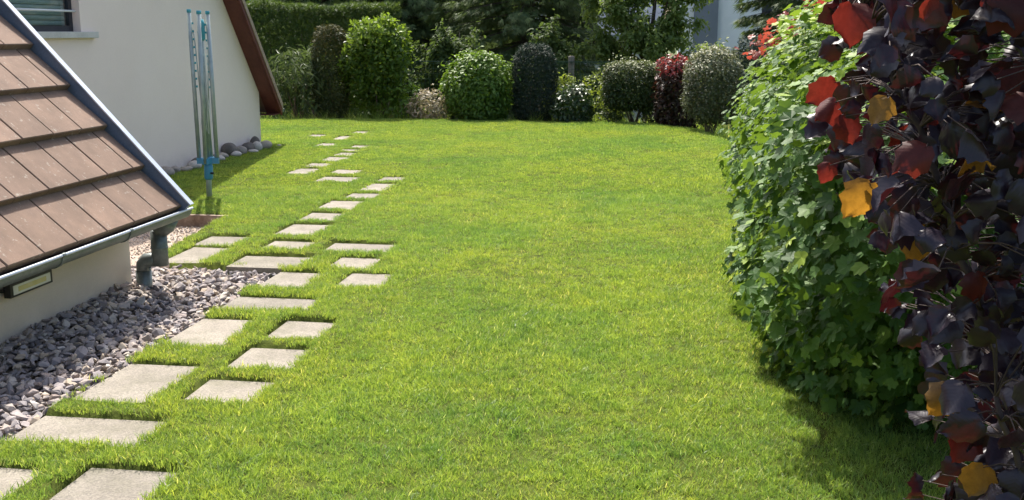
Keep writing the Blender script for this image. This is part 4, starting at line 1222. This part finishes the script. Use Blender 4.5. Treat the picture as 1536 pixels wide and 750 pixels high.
cl_ = [(-1.25, 0, 1.35, 0.62), (-0.6, -0.4, 1.9, 0.75), (0.1, -0.5, 1.45, 0.75), (0.75, -0.2, 1.75, 0.7), (1.45, 0.2, 0.95, 0.5), (-0.3, 0.2, 2.7, 0.9), (0.6, 0.2, 2.8, 0.9), (-1.1, 0.3, 2.5, 0.7), (0.2, -0.4, 0.85, 0.55), (-0.75, -0.2, 0.95, 0.55), (0.9, -0.3, 0.75, 0.5), (0.1, 0.2, 3.6, 0.9)]
broadleaf('broadleaf_tree', 'light green spreading tree with visible branches above the clipped box-shaped shrub', -0.55, 24.6, 4.6, cl_, 22000, L_tree, 61, (0.08, 0.14), trunk_r=0.10, fork=0.30)
cl2 = [(-0.8, 0, 1.3, 0.6), (0, -0.2, 1.9, 0.75), (0.8, 0, 1.5, 0.65), (0.1, 0.2, 2.8, 0.9), (0, -0.3, 0.9, 0.6)]
broadleaf('leafy_bush', 'dull olive leafy bush in shade behind the dark yew column', -2.6, 23.6, 2.6, [(-0.6, 0, 0.6, 0.5), (0.1, -0.2, 1.0, 0.55), (0.6, 0, 0.6, 0.5), (0, 0, 1.45, 0.5)], 3600, L_dark, 62, (0.08, 0.14), trunk_r=0.05, cat='shrub')
broadleaf('leafy_bush', 'shaded dark leafy bush behind the gap between laurel and round shrub', -4.7, 23.2, 2.8, [(-0.7, 0, 0.5, 0.55), (0.0, -0.2, 0.95, 0.6), (0.7, 0, 0.5, 0.55), (0.1, 0, 1.4, 0.55), (-0.5, 0, 1.2, 0.5)], 4600, L_dark, 63, (0.08, 0.14), trunk_r=0.05, cat='shrub')
broadleaf('leafy_bush', 'shaded dark bush low behind the lance-leaved shrub and bronze yew', -7.4, 21.6, 2.2, [(-0.7, 0, 0.35, 0.5), (0.0, -0.1, 0.7, 0.55), (0.7, 0, 0.35, 0.5), (0.1, 0, 1.0, 0.45)], 3600, L_dark, 64, (0.08, 0.14), trunk_r=0.05, cat='shrub')
broadleaf('leafy_bush', 'shaded bush filling behind the clipped shrub and the fence', 0.3, 22.4, 2.0, [(-0.8, 0, 0.3, 0.5), (0.0, -0.1, 0.6, 0.5), (0.8, 0, 0.3, 0.5), (1.6, 0, 0.5, 0.55)], 3600, L_dark, 65, (0.07, 0.12), trunk_r=0.05, cat='shrub')

# ------------------------------------------------------------------ neighbouring houses glimpsed behind the trees
M_white = make_render_mat('white_render', (0.74, 0.75, 0.77), (0.80, 0.81, 0.83))
M_grey = make_render_mat('grey_render', (0.17, 0.19, 0.23), (0.21, 0.23, 0.27))
M_slate = mat_surface('pale_slate_roof', (0.30, 0.33, 0.38), (0.38, 0.41, 0.46), 3, 0.7, fine=20)
def building(name, label, x0, x1, y0, y1, zb, ze, zr, mw, mr, windows, band=None):
    e = empty(name, ((x0 + x1) / 2, (y0 + y1) / 2, zb)); tag(e, label, 'house', 'neighbouring houses behind the trees')
    MB().box(x0, x1, y0, y1, zb, ze).build('wall', mw, e)
    ym = (y0 + y1) / 2
    MB().prism([(y0 - 0.4, ze - 0.15), (y0 - 0.4, ze + 0.02), (ym, zr + 0.15), (y1 + 0.4, ze + 0.02), (y1 + 0.4, ze - 0.15), (ym, zr - 0.05)], 'x', x0 - 0.3, x1 + 0.3).build('roof', mr, e)
    MB().prism([(y0 + 0.01, ze + 0.003), (ym, zr - 0.06), (y1 - 0.01, ze + 0.003)], 'x', x0 + 0.01, x1 - 0.01).build('gable', mw, e)
    for (wx, wz_, ww, wh) in windows:
        f = MB(); t = 0.06
        f.box(wx, wx + t, y0 - 0.05, y0 - 0.002, wz_, wz_ + wh); f.box(wx + ww - t, wx + ww, y0 - 0.05, y0 - 0.002, wz_, wz_ + wh)
        f.box(wx + t, wx + ww - t, y0 - 0.049, y0 - 0.003, wz_, wz_ + t); f.box(wx + t, wx + ww - t, y0 - 0.049, y0 - 0.003, wz_ + wh - t, wz_ + wh)
        w = f.build('window', M_bar, e)
        MB().box(wx + t, wx + ww - t, y0 - 0.022, y0 - 0.016, wz_ + t, wz_ + wh - t).build('pane', M_frame, w)
    if band:
        MB().box(band[0], band[1], y0 - 0.25, y0 - 0.004, zb, band[2]).build('projecting_bay', M_grey, e)
    return e
building('neighbour_house', 'white house with a dark grey bay seen through the trees at the upper right', 0.2, 7.0, 42.0, 50.0, -1.4, 5.2, 8.0, M_white, M_slate, [(3.2, 1.8, 1.0, 1.3), (5.2, 1.8, 1.0, 1.3)], (0.75, 1.65, 5.0))
building('neighbour_house', 'low pale house with a slate roof glimpsed behind the light green tree', -4.2, -0.6, 35.0, 35.9, -1.4, 1.5, 2.6, M_white, M_slate, [(-2.75, 0.75, 0.55, 0.6), (-2.0, 0.75, 0.55, 0.6), (-3.7, 0.75, 0.55, 0.6)])
building('neighbour_house', 'pale house just showing above the conifer hedge at the upper left', -21.5, -16.2, 45.0, 53.0, -1.4, 5.0, 8.2, M_white, M_slate, [(-20.0, 1.8, 1.0, 1.2), (-18.0, 1.8, 1.0, 1.2)])

# ------------------------------------------------------------------ big green lobed-leaf shrub on the right
def big_shrub():
    r = np.random.default_rng(91)
    L_m = mat_leaf('lobed_leaf_mass', [(0, (0.025, 0.07, 0.014)), (0.5, (0.06, 0.135, 0.026)), (0.8, (0.14, 0.24, 0.045)), (1, (0.30, 0.40, 0.05))], (0.26, 0.40, 0.03), 0.30, 0.55, 0.28, vein=False)
    L_o = mat_leaf('lobed_leaf', [(0, (0.025, 0.07, 0.014)), (0.6, (0.06, 0.135, 0.026)), (0.9, (0.12, 0.21, 0.04)), (1, (0.22, 0.32, 0.04))], (0.26, 0.40, 0.03), 0.30, 0.55, 0.28, vein=True, source='random')
    base = (1.65, 7.2, 0.0)
    e = empty('lobed_leaf_shrub', base); tag(e, 'big dense green shrub with lobed leaves at the right side of the lawn', 'shrub')
    n = 38000
    # tunnel-like mound along the lawn: y from 4.55 to 12, cross-section a rounded hump
    P, Nr = [], []; got = 0
    while got < n:
        m = 40000
        y = r.uniform(3.4, 12.3, m); x = r.uniform(0.2, 3.2, m); z = r.uniform(0.0, 2.05, m)
        ye_ = 3.52 + 0.68 * np.clip((0.8 - z) / 0.8, 0, 1)
        u = (y - ye_) / (12.1 - ye_)
        hw = 1.22 * np.clip(1 - np.abs(2 * u - 1) ** 18, 0, 1) ** 0.4 
        hh = np.interp(y, [3.5, 3.9, 4.6, 6.0, 8.5, 11, 12.2], [1.2, 1.55, 1.85, 1.95, 1.75, 1.4, 0.9])
        xc = np.interp(y, [3.9, 5, 6.5, 9, 12.2], [1.57, 1.62, 1.68, 1.78, 1.88])
        qx = (x - xc) / np.maximum(hw, 0.05)
        zc = 0.62
        qz = np.where(z > zc, (z - zc) / np.maximum(hh - zc, .1), (z - zc) / 1.05)
        rho = (np.abs(qx) ** 2.6 + np.abs(qz) ** 2.6) ** (1 / 2.6)
        W = np.stack([x, y, z], 1)
        lim = 1 + 0.09 * wobble(W, 92, 2.6) + 0.05 * wobble(W, 93, 6.0)
        endd = np.minimum(y - ye_, 12.1 - y) / 0.5
        rel = np.maximum(rho / lim, 1 - np.clip(endd, 0, 1) * 0.35)
        ok = (rho / lim < 1.0) & (rel > 0.35) & (r.uniform(size=m) < rel ** 2.5) & (hw > 0.1)
        # what shows: the lawn side, the top and the near end
        ok &= (x < xc + 0.75)
        ok &= r.uniform(size=m) < np.clip(1.0 - (y - 4.8) / 7.0, 0.3, 1)
        gxn = np.sign(qx) * np.abs(qx) ** 1.6 / 1.1; gzn = np.sign(qz) * np.abs(qz) ** 1.6 / 0.9
        gyn = np.where(y < 4.5, -(4.5 - y) * 1.3, np.where(y > 11.5, (y - 11.5), 0))
        P.append(W[ok]); Nr.append(unit(np.stack([gxn, gyn, np.maximum(gzn, -0.2)], 1)[ok])); got += ok.sum()
    P = np.vstack(P)[:n]; Nr = np.vstack(Nr)[:n]
    d, nn = leaf_dirs(Nr, r, 0.75, 0.75, 0.45, 0.55)
    s = r.uniform(0.042, 0.082, n)
    toplit = np.clip((P[:, 2] - 1.1) * 0.6, 0, 0.4)                  # upper leaves paler: the sunlit top is put into the tint
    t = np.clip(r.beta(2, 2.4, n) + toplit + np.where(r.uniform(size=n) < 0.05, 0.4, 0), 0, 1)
    # nearest outer leaves become pieces of their own
    score = s / P[:, 1] * (0.4 + 0.6 * (Nr @ np.array([-0.35, -0.85, 0.35]))) * np.where(P[:, 0] < 1.15, 1, 0.35)
    order = np.argsort(-score)
    temps = [lobed_template(seed=k) for k in range(6)]
    mes = [np_mesh('leaf', V, F, L_o) for V, F in temps]
    B = basis(d, nn)
    for i in order[:300]:
        o = bpy.data.objects.new('leaf', mes[i % 6]); link(o, e)
        Mx = Matrix(B[i].T.tolist()).to_4x4()
        o.matrix_local = Matrix.Translation(Vector(P[i]) - Vector(base)) @ Mx @ Matrix.Scale(float(s[i]) * 1.1, 4)
    rest = order[300:]
    Vs, Fs, Ts = [], [], []; nb = 0
    for k in range(6):
        ii = rest[rest % 6 == k]
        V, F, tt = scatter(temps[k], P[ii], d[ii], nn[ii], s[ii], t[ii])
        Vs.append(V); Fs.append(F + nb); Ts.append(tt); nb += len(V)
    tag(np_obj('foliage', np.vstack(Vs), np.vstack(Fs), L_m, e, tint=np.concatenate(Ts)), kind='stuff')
    # canes
    rr_ = random.Random(3)
    for k in range(26):
        y = rr_.uniform(4.9, 11.0); x = rr_.uniform(1.1, 2.0)
        a = rr_.uniform(-0.75 if y < 7 else -0.2, 0.35); zt = rr_.uniform(0.9, 1.5)
        tip = (x + a, y + rr_.uniform(-0.5, 0.4), zt)
        pts = [(x, y, 0.0), (x + a * 0.2, y, zt * 0.45), (x + a * 0.6, y + 0.02, zt * 0.8), tip]
        MB().tube(pts, [0.014, 0.011, 0.008, 0.004], 6).build('cane', M_twig, e, smooth=True)
    return e
big_shrub()

# red-leaved shrub showing above the green one
def red_shrub():
    e = empty('red_leaf_shrub', (0.95, 8.6, 0.0)); tag(e, 'red-leaved shoots rising from the top of the big green shrub', 'shrub')
    r = np.random.default_rng(95)
    Lr = mat_leaf('young_red_leaf', [(0, (0.16, 0.025, 0.022)), (0.7, (0.28, 0.05, 0.045)), (1, (0.34, 0.11, 0.05))], (0.50, 0.08, 0.05), 0.42, 0.4, 0.5)
    tips = [(0.78, 9.2, 1.44), (0.82, 8.9, 1.56), (0.88, 8.5, 1.66), (0.99, 8.2, 1.72), (0.78, 8.6, 1.50), (1.06, 8.0, 1.76), (0.80, 8.4, 1.60)]
    stems(e, M_twig, (0.95, 8.6, 0.0), tips, 0.012, seed=4)
    Vs, Fs, Ts = [], [], []; nb = 0
    for tx in tips:
        m = 24
        P = np.array(tx) + r.normal(0, 1, (m, 3)) * np.array([0.085, 0.10, 0.05])
        d, nn = leaf_dirs(unit(P - np.array(tx) + [0, 0, 0.05]), r, 0.5, 0.7, 0.5, 0.1)
        V, F, t = scatter(lobed_template(seed=3), P, d, nn, r.uniform(0.05, 0.08, m), r.uniform(0, 1, m))
        Vs.append(V); Fs.append(F + nb); Ts.append(t); nb += len(V)
    tag(np_obj('foliage', np.vstack(Vs), np.vstack(Fs), Lr, e, tint=np.concatenate(Ts)), kind='stuff')
red_shrub()

# ------------------------------------------------------------------ purple-leaved hazel in the right foreground
def make_hazel_mat(name, c1, c2, trans, fac, rough=0.32, spec=0.6):
    m, nt, b = new_mat(name)
    tc = N(nt, 'ShaderNodeTexCoord').outputs['Object']
    sep = N(nt, 'ShaderNodeSeparateXYZ'); nt.links.new(tc, sep.inputs[0])
    ab = N(nt, 'ShaderNodeMath', operation='ABSOLUTE'); nt.links.new(sep.outputs[0], ab.inputs[0])
    k1 = N(nt, 'ShaderNodeMath', operation='MULTIPLY_ADD'); k1.inputs[1].default_value = -0.62
    nt.links.new(ab.outputs[0], k1.inputs[0]); nt.links.new(sep.outputs[1], k1.inputs[2])
    k2 = N(nt, 'ShaderNodeMath', operation='MULTIPLY'); k2.inputs[1].default_value = 56.0; nt.links.new(k1.outputs[0], k2.inputs[0])
    sn = N(nt, 'ShaderNodeMath', operation='SINE'); nt.links.new(k2.outputs[0], sn.inputs[0])
    oi = N(nt, 'ShaderNodeObjectInfo').outputs['Random']
    c = ramp(nt, [(0, c1), (1, c2)], oi)
    n_ = noise(nt, 4, 5, 0.65, 'Object')
    c = mixc(nt, c, ramp(nt, [(0.3, (0.6, 0.6, 0.6)), (0.7, (1.4, 1.4, 1.4))], n_), 0.6, 'MULTIPLY')
    vr = ramp(nt, [(0.9, (0, 0, 0)), (0.99, (0.15, 0.15, 0.15))], sn.outputs[0])
    c = mixc(nt, c, tuple(min(1, q * 1.8 + 0.01) for q in c2), vr)
    nt.links.new(c, b.inputs['Base Color'])
    b.inputs['Roughness'].default_value = rough; b.inputs['Specular IOR Level'].default_value = spec
    bump(nt, b, sn.outputs[0], 0.035, 0.02)
    t = N(nt, 'ShaderNodeBsdfTranslucent')
    nt.links.new(mixc(nt, trans, ramp(nt, [(0.3, (0.7, 0.7, 0.7)), (0.7, (1.2, 1.2, 1.2))], n_), 1.0, 'MULTIPLY'), t.inputs[0])
    mx = N(nt, 'ShaderNodeMixShader'); mx.inputs[0].default_value = fac
    nt.links.new(b.outputs[0], mx.inputs[1]); nt.links.new(t.outputs[0], mx.inputs[2])
    nt.links.new(mx.outputs[0], nt.nodes['Material Output'].inputs[0])
    return m
HZ = [make_hazel_mat('purple_leaf', (0.012, 0.009, 0.015), (0.032, 0.022, 0.034), (0.07, 0.008, 0.010), 0.18, 0.36, 0.5),
      make_hazel_mat('wine_leaf', (0.045, 0.012, 0.012), (0.085, 0.02, 0.016), (0.22, 0.025, 0.015), 0.34, 0.45, 0.35),
      make_hazel_mat('scarlet_leaf', (0.085, 0.013, 0.012), (0.14, 0.024, 0.018), (0.20, 0.024, 0.016), 0.38, 0.5, 0.35),
      make_hazel_mat('backlit_amber_leaf', (0.16, 0.08, 0.015), (0.24, 0.13, 0.025), (0.46, 0.22, 0.025), 0.42, 0.5, 0.35)]  # red and amber: sun shining through put into leaf colour; red also young growth
def hazel():
    r = random.Random(17)
    base = (1.25, 2.75, 0.0)
    e = empty('purple_hazel', base); tag(e, 'dark purple-leaved bush with a few red and backlit amber leaves in the right foreground', 'shrub')
    stems_ = [[(1.25, 2.75, 0), (1.02, 2.62, 0.35), (0.84, 2.52, 0.70), (0.69, 2.5, 1.04), (0.55, 2.52, 1.39), (0.42, 2.55, 1.66)],
              [(1.27, 2.72, 0), (1.12, 2.55, 0.6), (0.98, 2.45, 1.1), (0.82, 2.40, 1.5), (0.66, 2.42, 1.85)],
              [(1.25, 2.8, 0), (1.2, 2.75, 0.6), (1.05, 2.75, 1.2), (0.92, 2.75, 1.7), (0.85, 2.78, 2.05)],
              [(1.3, 2.75, 0), (1.32, 2.62, 0.7), (1.25, 2.5, 1.3), (1.12, 2.45, 1.9)],
              [(1.2, 2.7, 0), (0.98, 2.45, 0.25), (0.83, 2.35, 0.52), (0.72, 2.35, 0.82)],
              [(1.3, 2.8, 0), (1.45, 2.85, 0.8), (1.5, 2.8, 1.5), (1.45, 2.8, 2.0)]]
    nodes = []
    for st in stems_:
        pts = []
        for i in range(len(st) - 1):
            a, b = Vector(st[i]), Vector(st[i + 1])
            for k in range(5):
                pts.append(a.lerp(b, k / 5) + Vector((r.gauss(0, .004), r.gauss(0, .004), 0)))
        pts.append(Vector(st[-1]))
        m = len(pts)
        MB().tube(pts, [0.013 * (1 - 0.75 * i / m) + 0.002 for i in range(m)], 7).build('stem', M_hstem, e, smooth=True)
        nodes += pts[4:]
    mes = {}
    for mi in range(4):
        for v in range(12):
            V, F = big_leaf_template(400 + v)
            mes[mi, v] = np_mesh('leaf', V, F, HZ[mi], smooth=True)
    def edge(z):
        return float(np.interp(z, [0.3, 0.55, 0.72, 0.78, 1.05, 1.14, 1.25, 1.45, 1.62, 2.1], [0.68, 0.68, 0.68, 0.60, 0.60, 0.45, 0.40, 0.39, 0.38, 0.36]))
    placed = []
    tw = MB()
    spec_ = [  # leaves that stand out in the photograph: x, y, z, size, material, tip direction, face direction
        (0.425, 2.34, 1.285, 0.085, 3, (-0.45, -0.2, -0.75), (0.2, -0.85, 0.45)),
        (0.66, 2.45, 0.80, 0.085, 3, (-0.5, -0.1, -0.6), (0.1, -0.8, 0.5)),
        (0.70, 2.42, 0.70, 0.075, 2, (-0.4, -0.2, -0.5), (-0.1, -0.8, 0.5)),
        (0.73, 2.42, 0.63, 0.08, 3, (-0.3, -0.2, -0.8), (0, -0.85, 0.4)),
        (0.39, 2.52, 1.66, 0.095, 2, (0.05, -0.2, -0.9), (0.1, -0.8, 0.5)),
        (0.385, 2.62, 1.44, 0.065, 2, (-0.6, -0.2, -0.5), (0, -0.7, 0.6)),
        (0.40, 2.60, 1.41, 0.07, 2, (0.3, -0.2, -0.6), (0.1, -0.8, 0.5)),
        (0.37, 2.55, 1.30, 0.05, 2, (-0.3, -0.2, -0.7), (0.2, -0.8, 0.5)),
        (0.63, 2.35, 1.70, 0.15, 1, (0.8, -0.2, -0.3), (0.0, -0.7, 0.6)),
        (0.74, 2.35, 1.67, 0.16, 3, (0.7, -0.3, -0.3), (0.0, -0.6, 0.75)),
        (0.80, 2.40, 1.63, 0.14, 1, (0.5, -0.3, -0.6), (0.0, -0.7, 0.6)),
        (0.56, 2.60, 1.20, 0.09, 3, (0.2, -0.2, -0.9), (0.1, -0.8, 0.5)),
        (0.60, 2.62, 1.13, 0.08, 3, (-0.2, -0.2, -0.9), (0.1, -0.8, 0.5))]
    for q in spec_: placed.append(q)
    tries = 0
    while len(placed) < 1400 and tries < 200000:
        tries += 1
        z = r.uniform(0.30, 2.3); x = r.uniform(0.3, 1.55); y = r.uniform(2.18, 3.05) + max(0, z - 1.75) * r.uniform(0, 1.2)  # leaves above the view are added to shade those below
        if x < edge(z) + 0.04 * r.random(): continue
        if x < edge(z) + 0.18 and z < 1.2 and r.random() < 0.35: continue
        if x > 0.98 and r.random() < 0.75: continue
        if z > 1.75 and r.random() < 0.3: continue
        s = r.uniform(0.042, 0.086)
        if any((x - p[0]) ** 2 + (y - p[1]) ** 2 + (z - p[2]) ** 2 < 0.0004 for p in placed): continue
        u = r.random()
        hi = z > 1.35
        mi = 0 if u < (0.70 if hi else 0.95) else 1 if u < (0.94 if hi else 0.985) else 2 if u < (0.955 if hi else 0.99) else 3
        side = r.choice((-1, 1))
        tip = (side * r.uniform(0.1, 0.9) - 0.15, r.uniform(-0.7, 0.3), r.uniform(-1.0, -0.25))
        if r.random() < 0.25: tip = (side * r.uniform(0.4, 1), r.uniform(-0.8, 0.4), r.uniform(-0.3, 0.25))
        nrm = (r.gauss(0, 0.6), -0.5 + r.gauss(0, 0.55), 0.6 + r.gauss(0, 0.35))
        placed.append((x, y, z, s, mi, tip, nrm))
    # the leaves that show largest are pieces of their own, the deeper ones one mass
    vis = sorted(range(len(placed)), key=lambda i: -(placed[i][3] / placed[i][1]) * (1.0 if placed[i][0] < 0.36 * placed[i][1] and placed[i][2] < 1.75 else 0.4) - (10 if i < len(spec_) else 0))
    own = set(vis[:300])
    Vs, Fs, Ts = [], [], []; nb = 0
    for i, (x, y, z, s, mi, tip, nrm) in enumerate(placed):
        P = Vector((x, y, z))
        nd = min(nodes, key=lambda q: (q - P).length + max(0, q.z - P.z) * 1.5)
        d = unit(np.array(tip, float)[None]); n = unit(np.array(nrm, float)[None])
        B = basis(d, n)[0]
        if i in own:
            o = bpy.data.objects.new('leaf', mes[mi, r.randrange(12)]); link(o, e)
            o.matrix_local = Matrix.Translation(P - Vector(base)) @ Matrix(B.T.tolist()).to_4x4() @ Matrix.Scale(s, 4)
        else:
            TV, TF = big_leaf_template(400 + i % 12)
            Vs.append(TV @ B * s + np.array([x, y, z])); Fs.append(TF + nb); nb += len(TV)
        dl = (P - nd).length
        mid = nd.lerp(P, 0.55) + Vector((0, 0, 0.06 * dl + 0.01))
        tw.tube([nd, nd.lerp(mid, 0.5) + Vector((0, 0, .01)), mid, P + Vector(tip).normalized() * 0.004], [0.0026, 0.0022, 0.0018, 0.0012], 5, caps=False)
    tag(np_obj('foliage', np.vstack(Vs), np.vstack(Fs), HZ[0], e, smooth=True), kind='stuff')
    tag(tw.build('twigs', M_hstem, e, smooth=True), kind='stuff')
M_hstem = mat_surface('purple_bark', (0.045, 0.03, 0.03), (0.10, 0.068, 0.055), 15, 0.8, fine=70)
hazel()
